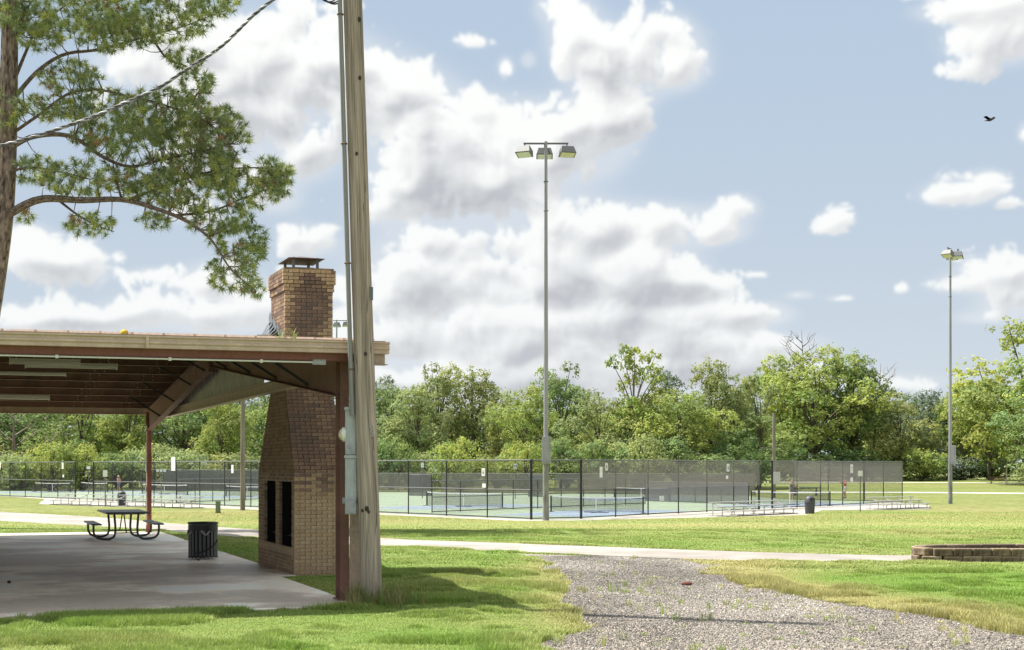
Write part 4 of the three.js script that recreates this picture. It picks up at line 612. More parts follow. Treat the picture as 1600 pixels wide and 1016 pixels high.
/* ---------- people on the courts ---------- */
function person(label, foot, turn, H, J, paint) {
  const N = 110, half = 0.95, mc = new MarchingCubes(N, M.white, false, false, 120000); mc.isolation = 0;
  const B = [['hipL', 'kneeL', .085, .06], ['kneeL', 'ankL', .058, .04], ['ankL', 'toeL', .045, .035], ['hipR', 'kneeR', .085, .06], ['kneeR', 'ankR', .058, .04], ['ankR', 'toeR', .045, .035], ['hipL', 'hipR', .1, .1], ['pelvis', 'chest', .115, .13], ['shL', 'shR', .075, .075], ['chest', 'neck', .09, .055], ['neck', 'head', .05, .06], ['head', 'crown', .088, .095], ['head', 'nose', .05, .018], ['shL', 'elL', .052, .042], ['elL', 'haL', .04, .028], ['haL', 'fiL', .033, .018], ['haL', 'thL', .02, .012], ['shR', 'elR', .052, .042], ['elR', 'haR', .04, .028], ['haR', 'fiR', .033, .018], ['haR', 'thR', .02, .012]];
  const bones = B.map(([a, b, r0, r1]) => [J[a], J[b], r0, r1]);
  const f = mc.field;
  for (let z = 0; z < N; z++) for (let y = 0; y < N; y++) for (let x = 0; x < N; x++) {
    const X = (x / N * 2 - 1) * half, Y = (y / N * 2 - 1) * half + 0.88, Z = (z / N * 2 - 1) * half; let s = 0;
    if (Math.abs(Z) > 0.62) { f[z * N * N + y * N + x] = -1; continue; }
    for (const [a, b, r0, r1] of bones) { const dx = b[0] - a[0], dy = b[1] - a[1], dz = b[2] - a[2]; let t = ((X - a[0]) * dx + (Y - a[1]) * dy + (Z - a[2]) * dz) / (dx * dx + dy * dy + dz * dz); t = t < 0 ? 0 : t > 1 ? 1 : t; const q = Math.hypot(X - a[0] - dx * t, Y - a[1] - dy * t, Z - a[2] - dz * t) - mix(r0, r1, t); if (q < 0.25) s += Math.exp(-q * 55); }
    f[z * N * N + y * N + x] = s > 0 ? Math.log(s) / 55 : -0.3;
  }
  mc.update(); const n = mc.count, g = new THREE.BufferGeometry(), pos = new Float32Array(n * 3), col = new Float32Array(n * 3);
  for (let i = 0; i < n; i++) { const X = mc.positionArray[3 * i] * half, Y = mc.positionArray[3 * i + 1] * half + 0.88, Z = mc.positionArray[3 * i + 2] * half; pos.set([X, Y, Z], 3 * i); col.set(paint(X, Y, Z), 3 * i); }
  g.setAttribute('position', new THREE.BufferAttribute(pos, 3)); g.setAttribute('color', new THREE.BufferAttribute(col, 3)); g.setAttribute('normal', new THREE.BufferAttribute(mc.normalArray.slice(0, n * 3), 3)); g.computeVertexNormals();
  const t = thing('person', label, 'person', [foot.x, landY(-foot.z), foot.z], turn, 'people on the courts'); t.scale.setScalar(H / 1.76); part('body', g, new THREE.MeshStandardMaterial({ vertexColors: true, roughness: 0.85 }), t); return t;
}
const stand = (o = {}) => ({ hipL: [0.09, .9, 0], hipR: [-.09, .9, 0], kneeL: [.11, .5, .03], kneeR: [-.11, .5, .03], ankL: [.12, .07, 0], ankR: [-.12, .07, 0], toeL: [.14, .035, .16], toeR: [-.14, .035, .16], pelvis: [0, .98, 0], chest: [0, 1.28, 0], shL: [.17, 1.42, 0], shR: [-.17, 1.42, 0], neck: [0, 1.49, .01], head: [0, 1.58, .02], crown: [0, 1.665, .01], nose: [0, 1.59, .115], elL: [.25, 1.14, 0], haL: [.27, .9, .08], fiL: [.27, .8, .11], thL: [.24, .87, .13], elR: [-.25, 1.14, 0], haR: [-.27, .9, .08], fiR: [-.27, .8, .11], thR: [-.24, .87, .13], ...o });
const skin = [0.5, 0.3, 0.21];
{
  const p1 = person('woman in a grey sleeveless outfit standing behind the net on the right', G(1238, 784), 0.3, 1.66, stand({ elL: [.3, 1.18, .12], haL: [.42, 1.1, .3], fiL: [.47, 1.1, .38], thL: [.4, 1.15, .36] }), (x, y, z) => y > 1.6 || (y > 1.5 && z < -0.02) ? [.42, .3, .17] : y > 1.42 ? skin : Math.abs(x) > 0.2 && y > 0.7 ? skin : y > 0.72 ? [.16, .16, .18] : y < 0.09 ? [.7, .7, .7] : skin);
  part('hair', new THREE.SphereGeometry(0.075, 12, 10).scale(1, 1.3, 1).translate(0, 1.6, -0.1), std(.42, .3, .17, .9), p1);
  const p2 = person('man in a red shirt and white shorts behind the sign numbered seven', G(1320.5, 779), -1.2, 1.78, stand({ kneeL: [.14, .5, .1], elR: [-.28, 1.22, .16], haR: [-.16, 1.33, .34], fiR: [-.1, 1.38, .4], thR: [-.16, 1.4, .35], elL: [.28, 1.2, .14], haL: [.2, 1.28, .34], fiL: [.14, 1.34, .41], thL: [.2, 1.36, .36] }), (x, y, z) => y > 1.62 ? [.12, .08, .06] : y > 1.47 ? skin : y > 0.98 && Math.hypot(x, z) < 0.27 ? [.5, .09, .07] : y > 0.98 ? skin : y > 0.62 ? [.62, .62, .62] : y < 0.1 ? [.06, .08, .2] : skin);
  part('hair', new THREE.SphereGeometry(0.1, 12, 10, 0, 6.3, 0, 1.5).translate(0, 1.66, 0), std(.1, .07, .05, .9), p2);
  const p3 = person('person in a pink top and sun hat on the far left court', G(185, 767.8), 2.6, 1.68, stand({ elL: [.3, 1.2, .1], haL: [.3, 1.05, .3], fiL: [.28, 1.04, .4], thL: [.24, 1.1, .34] }), (x, y, z) => y > 1.6 ? [.4, .28, .16] : y > 1.46 ? skin : y > 0.95 && Math.abs(x) < 0.24 ? [.55, .3, .24] : y > 0.95 ? skin : y > 0.55 ? [.2, .2, .23] : skin);
  part('sun_hat', new THREE.LatheGeometry([[0.19, 0], [0.11, 0.03], [0.1, 0.1], [0.06, 0.13], [0, 0.135]].map(([a, b]) => new THREE.Vector2(a, b)), 20).translate(0, 1.65, 0), std(.5, .38, .25, .9), p3);
}

/* ---------- broadleaf trees ---------- */
const bark = std(0.19, 0.155, 0.12, 0.95, { map: tGrain }), barkPale = std(0.36, 0.31, 0.25, 0.95, { map: tGrain });
const leafMat = (r, g, b) => new THREE.MeshPhysicalMaterial({ color: new THREE.Color(r, g, b), vertexColors: true, roughness: 0.9, specularIntensity: 0.3, transmission: 0.42, thickness: 0, side: THREE.DoubleSide });
const LEAF = { bright: leafMat(0.37, 0.43, 0.115), mid: leafMat(0.26, 0.345, 0.12), deep: leafMat(0.17, 0.26, 0.09), olive: leafMat(0.33, 0.37, 0.14), blue: leafMat(0.21, 0.27, 0.18), pale: leafMat(0.36, 0.42, 0.17) };
function crownVariant(seed, o) {                               // nominal 14 m tall, 9 m wide
  const rng = rngOf(seed), H = o.H ?? 14, lobes = [], pos = [], nor = [], col = [], wood = [];
  const R = o.R ?? 4.5, base = o.low ?? 3.2, mid = (H + base) / 2, ry = (H - base) / 2;
  const gauss = () => { let x, y, z, q; do { x = rng() * 2 - 1; y = rng() * 2 - 1; z = rng() * 2 - 1; q = x * x + y * y + z * z; } while (q > 1 || q < 0.01); q = Math.sqrt(q); return [x / q, y / q, z / q]; };
  for (let i = 0; i < o.lobes; i++) { const [x, y, z] = gauss(), k = 0.35 + 0.55 * Math.sqrt(rng()), s = o.size * (0.65 + 0.75 * rng()), yy = mid + y * ry * k, w = o.shape ? o.shape((yy - base) / (H - base)) : 1; lobes.push({ c: V(x * R * k * w, yy, z * R * k * w), r: s, tone: 0.78 + 0.44 * rng(), warm: rng() }); }
  let top = 0; lobes.forEach((l) => top = Math.max(top, l.c.y + l.r)); lobes.forEach((l) => l.c.y += (H - top) * Math.max(0, (l.c.y - base) / (H - base)));
  const total = lobes.reduce((s, l) => s + l.r * l.r, 0);
  for (const l of lobes) {
    const twigs = Math.max(6, Math.round(o.n / 16 * l.r * l.r / total));
    for (let k = 0; k < twigs; k++) {                            // a spray of leaves round each twig end
      const d = gauss(); if (d[1] < -0.35 && rng() < 0.6) d[1] *= -1; const rr = l.r * (0.55 + 0.6 * Math.sqrt(rng())), tx = l.c.x + d[0] * rr, ty = l.c.y + d[1] * rr * 0.8, tz = l.c.z + d[2] * rr, sr = 0.3 + 0.4 * rng(), tone = l.tone * (0.82 + 0.36 * rng());
      for (let j = 0; j < 16; j++) {
        const e = gauss(), q = sr * (0.3 + 0.8 * rng()), x = tx + e[0] * q, y = ty + e[1] * q * 0.75, z = tz + e[2] * q, s = o.leaf * (0.55 + 0.8 * rng());
        const n = V(d[0] * 0.5 + e[0] * 0.6 + (rng() - 0.5), d[1] * 0.4 + 0.5 + (rng() - 0.5), d[2] * 0.5 + e[2] * 0.6 + (rng() - 0.5)).normalize(), a = V(rng() - 0.5, rng() - 0.5, rng() - 0.5).cross(n).normalize().multiplyScalar(s), b = n.clone().cross(a).multiplyScalar(0.62);
        const p = [[-a.x, -a.y, -a.z], [b.x, b.y, b.z], [a.x, a.y, a.z], [-b.x, -b.y, -b.z]]; for (const i of [0, 2, 1, 0, 3, 2]) { pos.push(x + p[i][0], y + p[i][1], z + p[i][2]); nor.push(n.x, n.y, n.z); }
        const v = tone * (0.8 + 0.4 * rng()), w = 0.84 + 0.2 * l.warm + 0.1 * rng(); for (let i = 0; i < 6; i++) col.push(v * w, v, v * (1.15 - 0.3 * l.warm));
      }
    }
  }
  const g = new THREE.BufferGeometry(); g.setAttribute('position', new THREE.Float32BufferAttribute(pos, 3)); g.setAttribute('normal', new THREE.Float32BufferAttribute(nor, 3)); g.setAttribute('color', new THREE.Float32BufferAttribute(col, 3));
  const h = o.bush ? H * 0.5 : mix(base, H, 0.55); wood.push(taper([V(0, -0.3, 0), V(0.1, h * 0.4, 0.1), V(-0.1, h, 0), V(0.1, H * 0.8, 0.1)], o.bush ? 0.1 : 0.26, 0.05, 14, 7));
  for (const l of lobes) if (rng() < (o.limbs ?? 0.8)) { const y0 = mix(base * 0.7, Math.max(base, l.c.y - 1.5), 0.55); wood.push(taper([V(0.05, y0, 0.03), V(l.c.x * 0.45, mix(y0, l.c.y, 0.55), l.c.z * 0.45), l.c.clone(), V(l.c.x * 1.1, l.c.y + l.r * 0.7, l.c.z * 1.1)], 0.11, 0.02, 8, 5)); }
  return { crown: g, trunk: join(wood) };
}
const oval = (t) => 0.55 + 0.75 * Math.sin(Math.PI * Math.min(1, 0.2 + 0.75 * t)), spread = (t) => 0.7 + 0.5 * t;
const VAR = [
  crownVariant(11, { lobes: 26, size: 1.7, n: 13500, leaf: 0.15, low: 1.8, shape: oval }), crownVariant(12, { lobes: 30, size: 1.5, n: 13500, leaf: 0.15, low: 1.4, shape: spread }),
  crownVariant(13, { lobes: 24, size: 1.8, n: 13500, leaf: 0.155, low: 1.2, shape: oval }), crownVariant(14, { lobes: 19, size: 1.05, n: 4600, leaf: 0.165, low: 5, shape: spread, limbs: 1 }),
  crownVariant(15, { lobes: 34, size: 1.3, n: 13000, leaf: 0.15, low: 2.2 }), crownVariant(16, { H: 5, R: 3.2, lobes: 24, size: 1.1, n: 6400, leaf: 0.125, low: 0.1, bush: 1 }), crownVariant(17, { H: 5, R: 3.2, lobes: 30, size: 0.9, n: 6400, leaf: 0.12, low: 0.1, bush: 1 }),
];
let ti = 0;
function tree(label, px, topY, wpx, d, kind, leaf, group, name = 'broadleaf_tree', cat = 'tree', woodMat = bark) {
  if (px > 1190 && d < 230) d *= 1.27;
  const x = (px - 800) / K * d, y0 = landY(d), H = CH + (YH - topY) / K * d - y0, W = wpx / K * d, t = thing(name, label, cat, [x, y0, -d], (ti++ * 2.399) % 6.283, group);
  kind > 4 ? t.scale.set(W / 6.6, H / 5, W / 6.6) : t.scale.set(W / 8.2, H / 14, W / 8.2); part(cat === 'bush' ? 'stem' : 'trunk', VAR[kind].trunk, woodMat, t); part(cat === 'bush' ? 'foliage' : 'crown', VAR[kind].crown, LEAF[leaf], t); return t;
}
for (const [label, px, top, w, d, kind, leaf, wm] of [
  ['dark tree at the far left edge under the pavilion roof', -30, 560, 190, 205, 2, 'deep'], ['dull olive tree behind the dead grey tree', 62, 590, 120, 225, 0, 'olive'],
  ['rounded green tree under the left half of the pavilion roof', 128, 585, 130, 190, 2, 'mid'], ['loose light green tree just left of the pavilion back column', 203, 605, 95, 185, 1, 'bright'],
  ['broad green tree just right of the pavilion back column', 285, 588, 125, 190, 0, 'mid'], ['yellowish tree left of the slender wooden pole', 345, 612, 90, 178, 1, 'bright'], ['thin grey-green tree peeking over the gable end', 375, 600, 100, 225, 4, 'blue'],
  ['green tree between the slender pole and the fireplace', 425, 590, 100, 200, 2, 'mid'], ['dark tree hidden mostly by the fireplace', 500, 600, 130, 210, 0, 'deep'],
  ['small far pine-like tree above the gutter end', 600, 583, 60, 260, 4, 'blue'], ['dense green tree right behind the wooden utility pole', 612, 596, 110, 200, 2, 'mid'], ['pale broad feathery tree left of centre', 652, 602, 110, 186, 1, 'pale'], ['tallest of the pale trees left of centre', 684, 562, 96, 205, 4, 'olive'],
  ['olive spreading tree sloping down to the gap left of the light pole', 738, 572, 110, 208, 1, 'olive'], ['small thin tree at the gap in the tree line', 782, 622, 62, 200, 4, 'olive'],
  ['fresh green tree just left of the light pole', 822, 598, 84, 186, 0, 'bright'], ['tall green tree just right of the light pole', 876, 563, 98, 190, 4, 'mid'], ['low olive tree far behind, right of the light pole', 912, 604, 62, 240, 2, 'olive'], ['rounded yellow-green tree right of the light pole', 938, 614, 96, 180, 2, 'pale'],
  ['tall open tree with gaps of sky through its crown', 990, 534, 100, 182, 3, 'bright'], ['low yellow-green tree under the open crowned tree', 1010, 612, 120, 186, 0, 'bright'], ['grey-green far tree behind the open crowned tree', 1050, 574, 70, 260, 2, 'blue'], ['yellowish round tree left of the tall middle group', 1062, 602, 110, 180, 0, 'bright'],
  ['tall loose tree with a notched top', 1112, 558, 105, 188, 1, 'olive'], ['shorter tree beside the notched one', 1152, 590, 86, 196, 4, 'mid'], ['slim olive tree left of the weathered pole', 1188, 585, 74, 190, 3, 'olive'], ['dense tree behind the court gate', 1185, 640, 110, 184, 2, 'mid'],
  ['tall bright tree left of the dead twigs', 1226, 546, 90, 186, 4, 'bright'], ['large bright tree under the bare dead branches', 1275, 537, 150, 182, 0, 'bright'], ['bright spreading tree at the right of the large group', 1333, 548, 110, 184, 1, 'mid'], ['lower olive tree right of the large group', 1388, 606, 86, 196, 4, 'olive'],
  ['mottled dull tree left of the vine covered one', 1408, 622, 90, 182, 2, 'olive'], ['dark blue-green tree cloaked in vines', 1450, 606, 84, 190, 2, 'blue'], ['light green tree right behind the lone right light pole', 1508, 590, 88, 186, 1, 'bright', 1], ['yellow-green tree between the pole and the right edge', 1545, 580, 90, 180, 0, 'bright'],
  ['tallest tree, at the right edge of the photo', 1606, 488, 175, 165, 2, 'bright'], ['green tree filling the right edge below the tallest one', 1645, 610, 130, 155, 0, 'mid'], ['far dark tree beyond the vine covered one', 1420, 612, 70, 255, 0, 'deep'], ['far olive tree above the left courts', 470, 585, 110, 240, 1, 'olive'],
  ['tree off the right edge of the lawn', 1690, 520, 150, 165, 2, 'mid'], ['tree off the left edge behind the courts', -130, 570, 180, 190, 1, 'mid'],
]) tree(label, px, top, w, d, kind, leaf, 'trees along the back of the park', 'broadleaf_tree', 'tree', wm ? barkPale : bark);
{
  const rng = rngOf(404); for (let i = 0; i < 22; i++) { const px = -80 + i * 83 + 30 * (rng() - 0.5); tree('dark tree deep in the wood behind the front row', px, 622 + 22 * rng(), 120 + 40 * rng(), 280 + 20 * rng(), [0, 1, 2, 4][i % 4], i % 3 ? 'deep' : 'mid', 'trees deep in the wood'); }
  const ORD = 'first second third fourth fifth sixth seventh eighth ninth tenth eleventh twelfth thirteenth fourteenth fifteenth sixteenth seventeenth eighteenth nineteenth twentieth twenty-first twenty-second twenty-third twenty-fourth twenty-fifth twenty-sixth twenty-seventh twenty-eighth'.split(' '); let bi = 0;
  const named = { 720: 'rounded yellow bush above the fence left of centre', 1440: 'domed bush with a sunlit yellow top right of the fence', 130: 'bright bush above the left end of the fence', 80: 'pale green bush beside the dead grey tree', 820: 'bright bush at the foot of the light pole trees', 1500: 'dusty green bush right of the lone light pole' };
  for (const [px, top, w, d, leaf] of [[-40, 690, 120, 168, 'olive'], [30, 700, 80, 165, 'pale'], [80, 688, 80, 164, 'bright'], [130, 690, 80, 166, 'bright'], [185, 680, 90, 168, 'mid'], [240, 672, 90, 170, 'bright'], [300, 676, 95, 168, 'bright'], [360, 678, 90, 166, 'olive'], [415, 690, 90, 168, 'mid'], [480, 690, 90, 168, 'deep'], [560, 690, 90, 170, 'mid'], [612, 655, 80, 172, 'mid'], [668, 680, 80, 174, 'pale'], [720, 682, 84, 160, 'bright'], [775, 690, 76, 166, 'pale'], [820, 688, 76, 164, 'bright'], [885, 672, 90, 168, 'bright'], [940, 680, 90, 168, 'mid'], [1000, 668, 90, 166, 'bright'], [1055, 675, 90, 170, 'mid'], [1110, 682, 90, 168, 'mid'], [1160, 672, 90, 172, 'deep'], [1215, 690, 90, 172, 'deep'], [1270, 680, 100, 172, 'mid'], [1330, 690, 90, 174, 'deep'], [1385, 688, 90, 176, 'mid'], [1415, 715, 60, 174, 'deep'], [1440, 700, 76, 172, 'bright'], [1470, 722, 60, 180, 'deep'], [1500, 712, 90, 178, 'blue'], [1530, 728, 60, 182, 'deep'], [1550, 690, 90, 178, 'mid'], [1632, 690, 90, 165, 'bright'], [1690, 690, 100, 165, 'mid']])
    tree(named[px] ?? ORD[bi++] + ' from the left of the leafy undergrowth bushes below the tree line', px, named[px] ? top : top + 4 + (px * 7 % 26), w * 1.15, d + 6, 5 + (px & 1), named[px] ? leaf : leaf === 'bright' ? (px % 4 ? 'mid' : 'pale') : leaf, named[px] ? 'named bushes by the wood' : 'undergrowth along the wood', 'leafy_bush', 'bush');
}
// the bare dead tree at the left and dead twigs over the middle group
function deadTree(label, px, baseY, d, H, spreadM, seed, mat, lean = 0, low = 0.3) {
  const x = (px - 800) / K * d, t = thing('dead_tree', label, 'dead tree', [x, landY(d), -d], 0, 'dead trees'), rng = rngOf(seed), g = [taper([V(0, -0.2, 0), V(lean * 0.3, H * 0.35, 0), V(lean * 0.7, H * 0.7, 0.2), V(lean, H, 0)], low > 0.5 ? 0.3 : H * 0.045, 0.02, 16, 8)];
  part('trunk', g, mat, t);
  for (let i = 0; i < 9; i++) { const y = H * mix(low, 0.94, i / 9), s = i % 2 ? 1 : -1, L = spreadM * (0.5 + 0.6 * rng()) * (1.1 - i / 12), a = V(lean * y / H, y, 0), b = V(a.x + s * L * 0.6, y + L * 0.45, (rng() - 0.5) * L), c = V(a.x + s * L, y + L * (0.5 + 0.7 * rng()), (rng() - 0.5) * L * 1.6), tw = [taper([a, b, c], low > 0.5 ? 0.09 : H * 0.014, 0.015, 8, 5)]; for (let k = 0; k < 4; k++) { const q = b.clone().lerp(c, rng()); tw.push(taper([q, V(q.x + (rng() - 0.4) * s, q.y + 0.5 * rng(), q.z + rng() - 0.5), V(q.x + (rng() - 0.2) * s * 1.6, q.y + 0.6 + rng(), q.z + rng() - 0.5)], 0.04, 0.012, 5, 4)); } part('branch', tw, mat, t); }
}
deadTree('bare grey dead tree at the left edge beyond the courts', 22, 715, 176, 9.2, 4.2, 3, std(0.3, 0.24, 0.19, 0.95, { map: tGrain }));
deadTree('bare dark dead treetop above the large bright tree', 1262, 700, 234, 22.4, 3.2, 9, std(0.13, 0.1, 0.08, 0.95), -0.9, 0.7);
deadTree('bare twigs sticking out right of the large bright tree', 1362, 700, 234, 17.4, 2.8, 21, std(0.22, 0.17, 0.13, 0.95), 1.4, 0.6);

/* ---------- the pine at the left ---------- */
{
  const D0 = 54, rng = rngOf(99), foot = P(-36, 730, D0), t = thing('pine_tree', 'tall pine at the left edge, its branches reaching over the pavilion roof', 'tree', [foot.x, 0, foot.z]);
  const Q = (px, py, dz = 0) => { const p = P(px, py, D0 + dz); return V(p.x - foot.x, p.y, p.z - foot.z); };
  const bt = tex(256, 512, (x, y) => { const a = tfbm(x / 256, y / 512, 10, 5), b = tfbm(x / 256, y / 512, 5, 4), v = 0.5 + 1.2 * (a - 0.5) + 0.4 * (b - 0.5); return [v * 1.05, v * 0.97, v * 0.92]; }); bt.repeat.set(14, 3);
  const pineBark = std(0.46, 0.38, 0.32, 0.95, { map: bt, bumpMap: bt, bumpScale: 0.04 });
  const trunkPts = [V(0, -0.2, 0), Q(-32, 640), Q(-22, 520), Q(-8, 430), Q(5, 330), Q(11, 220), Q(14, 100), Q(16, 0), Q(20, -150), Q(22, -330), Q(20, -480)];
  part('trunk', taper(trunkPts, 0.42, 0.1, 60, 14, 1.6), pineBark, t);
  const limbs = [[[12, 335], [60, 312], [130, 313], [190, 312], [240, 325], [290, 345], [330, 375], [360, 420], [400, 455]], [[14, 232], [50, 214], [110, 213], [160, 245], [200, 260], [250, 250], [300, 240], [360, 225]], [[16, 160], [60, 110], [100, 85], [150, 78], [200, 65], [235, 55], [290, 40], [340, 20]], [[16, 140], [45, 70], [60, 40], [100, 10], [160, -30]], [[14, 212], [60, 180], [110, 145], [150, 140], [200, 150], [260, 165], [330, 195], [370, 240]], [[200, 312], [260, 290], [320, 270], [400, 262], [448, 270]], [[270, 337], [330, 330], [380, 310], [432, 290]], [[12, 268], [50, 262], [100, 270], [140, 280]], [[190, 312], [184, 290], [176, 255]], [[90, 312], [120, 335], [150, 352], [178, 362]], [[235, 55], [260, 90], [300, 110], [312, 140]], [[18, 60], [80, -40], [200, -90], [330, -120]], [[18, 20], [-60, -30], [-160, -40]], [[18, 160], [-60, 120], [-150, 100]], [[18, -120], [90, -190], [190, -240]], [[18, -180], [-70, -250], [-150, -280]], [[16, 90], [-40, 150], [-120, 210]]];
  const anchors = [];
  limbs.forEach((l, i) => { const s = (i * 37 % 7 - 3) * 0.55, pts = l.map(([a, b], k) => Q(a, b, s * k / l.length + (rng() - 0.5) * 0.2)); const r0 = i < 5 ? 0.12 - 0.014 * i : 0.05; part('branch', taper(pts, i ? r0 : 0.16, 0.016, 30, 8, 0.8), pineBark, t); const c = new THREE.CatmullRomCurve3(pts); for (let k = 2; k <= 24; k++) anchors.push(c.getPointAt(k / 24)); });
  const blobs = [[100, 20, 110, 34], [230, 25, 105, 38], [330, 8, 42, 18], [180, 52, 62, 26], [60, 45, 40, 30], [85, 168, 55, 20], [165, 172, 60, 30], [250, 178, 75, 38], [300, 200, 66, 42], [345, 212, 42, 42], [220, 225, 88, 24], [150, 212, 40, 18], [420, 268, 38, 22], [390, 300, 48, 24], [432, 284, 26, 26], [300, 288, 66, 36], [340, 262, 40, 28], [130, 276, 66, 26], [55, 266, 36, 22], [38, 338, 14, 10], [340, 343, 56, 18], [372, 372, 46, 24], [362, 428, 42, 24], [396, 450, 18, 14], [392, 398, 28, 14], [140, 350, 36, 20], [240, 345, 28, 12], [10, 160, 20, 35], [15, 20, 26, 30], [310, 130, 26, 22], [285, 95, 36, 18], [110, 120, 50, 24], [250, 300, 50, 22], [190, 280, 40, 18], [260, 262, 44, 20],
    [100, -60, 150, 45], [300, -90, 130, 45], [180, -170, 130, 50], [20, -260, 130, 70], [-100, -60, 110, 60], [-120, 110, 90, 50], [-100, 210, 70, 40], [-60, -180, 110, 60], [40, -400, 100, 80], [120, -270, 100, 50]];
  const pos = [], col = [], twig = [], poms = [];
  for (const [bx, by, rx, ry] of blobs) { const n = Math.round(rx * ry / (by < -20 || bx < 0 ? 40 : 14)); for (let i = 0; i < n; i++) { const a = rng() * 6.283, r = Math.sqrt(rng()); poms.push([Q(bx + Math.cos(a) * r * rx * 1.06, by + Math.sin(a) * r * ry * 1.12, (rng() - 0.5) * (1.2 + rx / 40)), rng()]); } }
  for (const [p, tone] of poms) {
    let best = anchors[0], bd = 1e9; for (const a of anchors) { const d = a.distanceToSquared(p) + (a.y > p.y ? 0.3 : 0); if (d < bd) { bd = d; best = a; } }
    const dir = p.clone().sub(best).normalize(); dir.y += 0.25; dir.normalize(); if (rng() < 0.45 && bd < 1.1) { const m = best.clone().lerp(p, 0.5); m.y -= 0.12 * Math.sqrt(bd); twig.push(taper([best, m, p], 0.022, 0.008, 4, 3)); }
    const base = tone < 0.025 ? [0.24, 0.16, 0.09] : tone < 0.5 ? [0.14, 0.185, 0.095] : tone < 0.8 ? [0.185, 0.23, 0.095] : [0.25, 0.285, 0.09], n = 44, L0 = 0.22 + 0.1 * rng();
    for (let k = 0; k < n; k++) { const e = V(rng() * 2 - 1, rng() * 2 - 1, rng() * 2 - 1).normalize().addScaledVector(dir, 0.75).normalize(), L = L0 * (0.75 + 0.4 * rng()), s = V(rng() - 0.5, rng() - 0.5, rng() - 0.5).cross(e).normalize().multiplyScalar(0.0105), o = p.clone().addScaledVector(dir, -0.12 * rng()), q = o.clone().addScaledVector(e, L); q.y -= 0.03;
      pos.push(o.x - s.x, o.y - s.y, o.z - s.z, o.x + s.x, o.y + s.y, o.z + s.z, q.x, q.y, q.z); const v = 0.8 + 0.45 * rng(); for (let j = 0; j < 3; j++) col.push(base[0] * v, base[1] * v, base[2] * v); }
  }
  const g = new THREE.BufferGeometry(); g.setAttribute('position', new THREE.Float32BufferAttribute(pos, 3)); g.setAttribute('color', new THREE.Float32BufferAttribute(col, 3)); g.computeVertexNormals();
  part('needles', g, new THREE.MeshPhysicalMaterial({ vertexColors: true, color: new THREE.Color(2.0, 1.9, 1.8), roughness: 0.85, specularIntensity: 0.4, transmission: 0.25, thickness: 0, side: THREE.DoubleSide }), t).userData.kind = 'stuff';
  part('twigs', twig, std(0.2, 0.15, 0.11, 0.95), t).userData.kind = 'stuff';
  const cones = []; for (let i = 0; i < 110; i++) { const [p] = poms[rng() * poms.length | 0]; cones.push(new THREE.IcosahedronGeometry(0.05, 0).scale(0.8, 1.3, 0.8).translate(p.x + 0.1 * (rng() - 0.5), p.y - 0.1, p.z)); } part('cones', cones, std(0.1, 0.06, 0.045, 0.9), t).userData.kind = 'stuff';
}

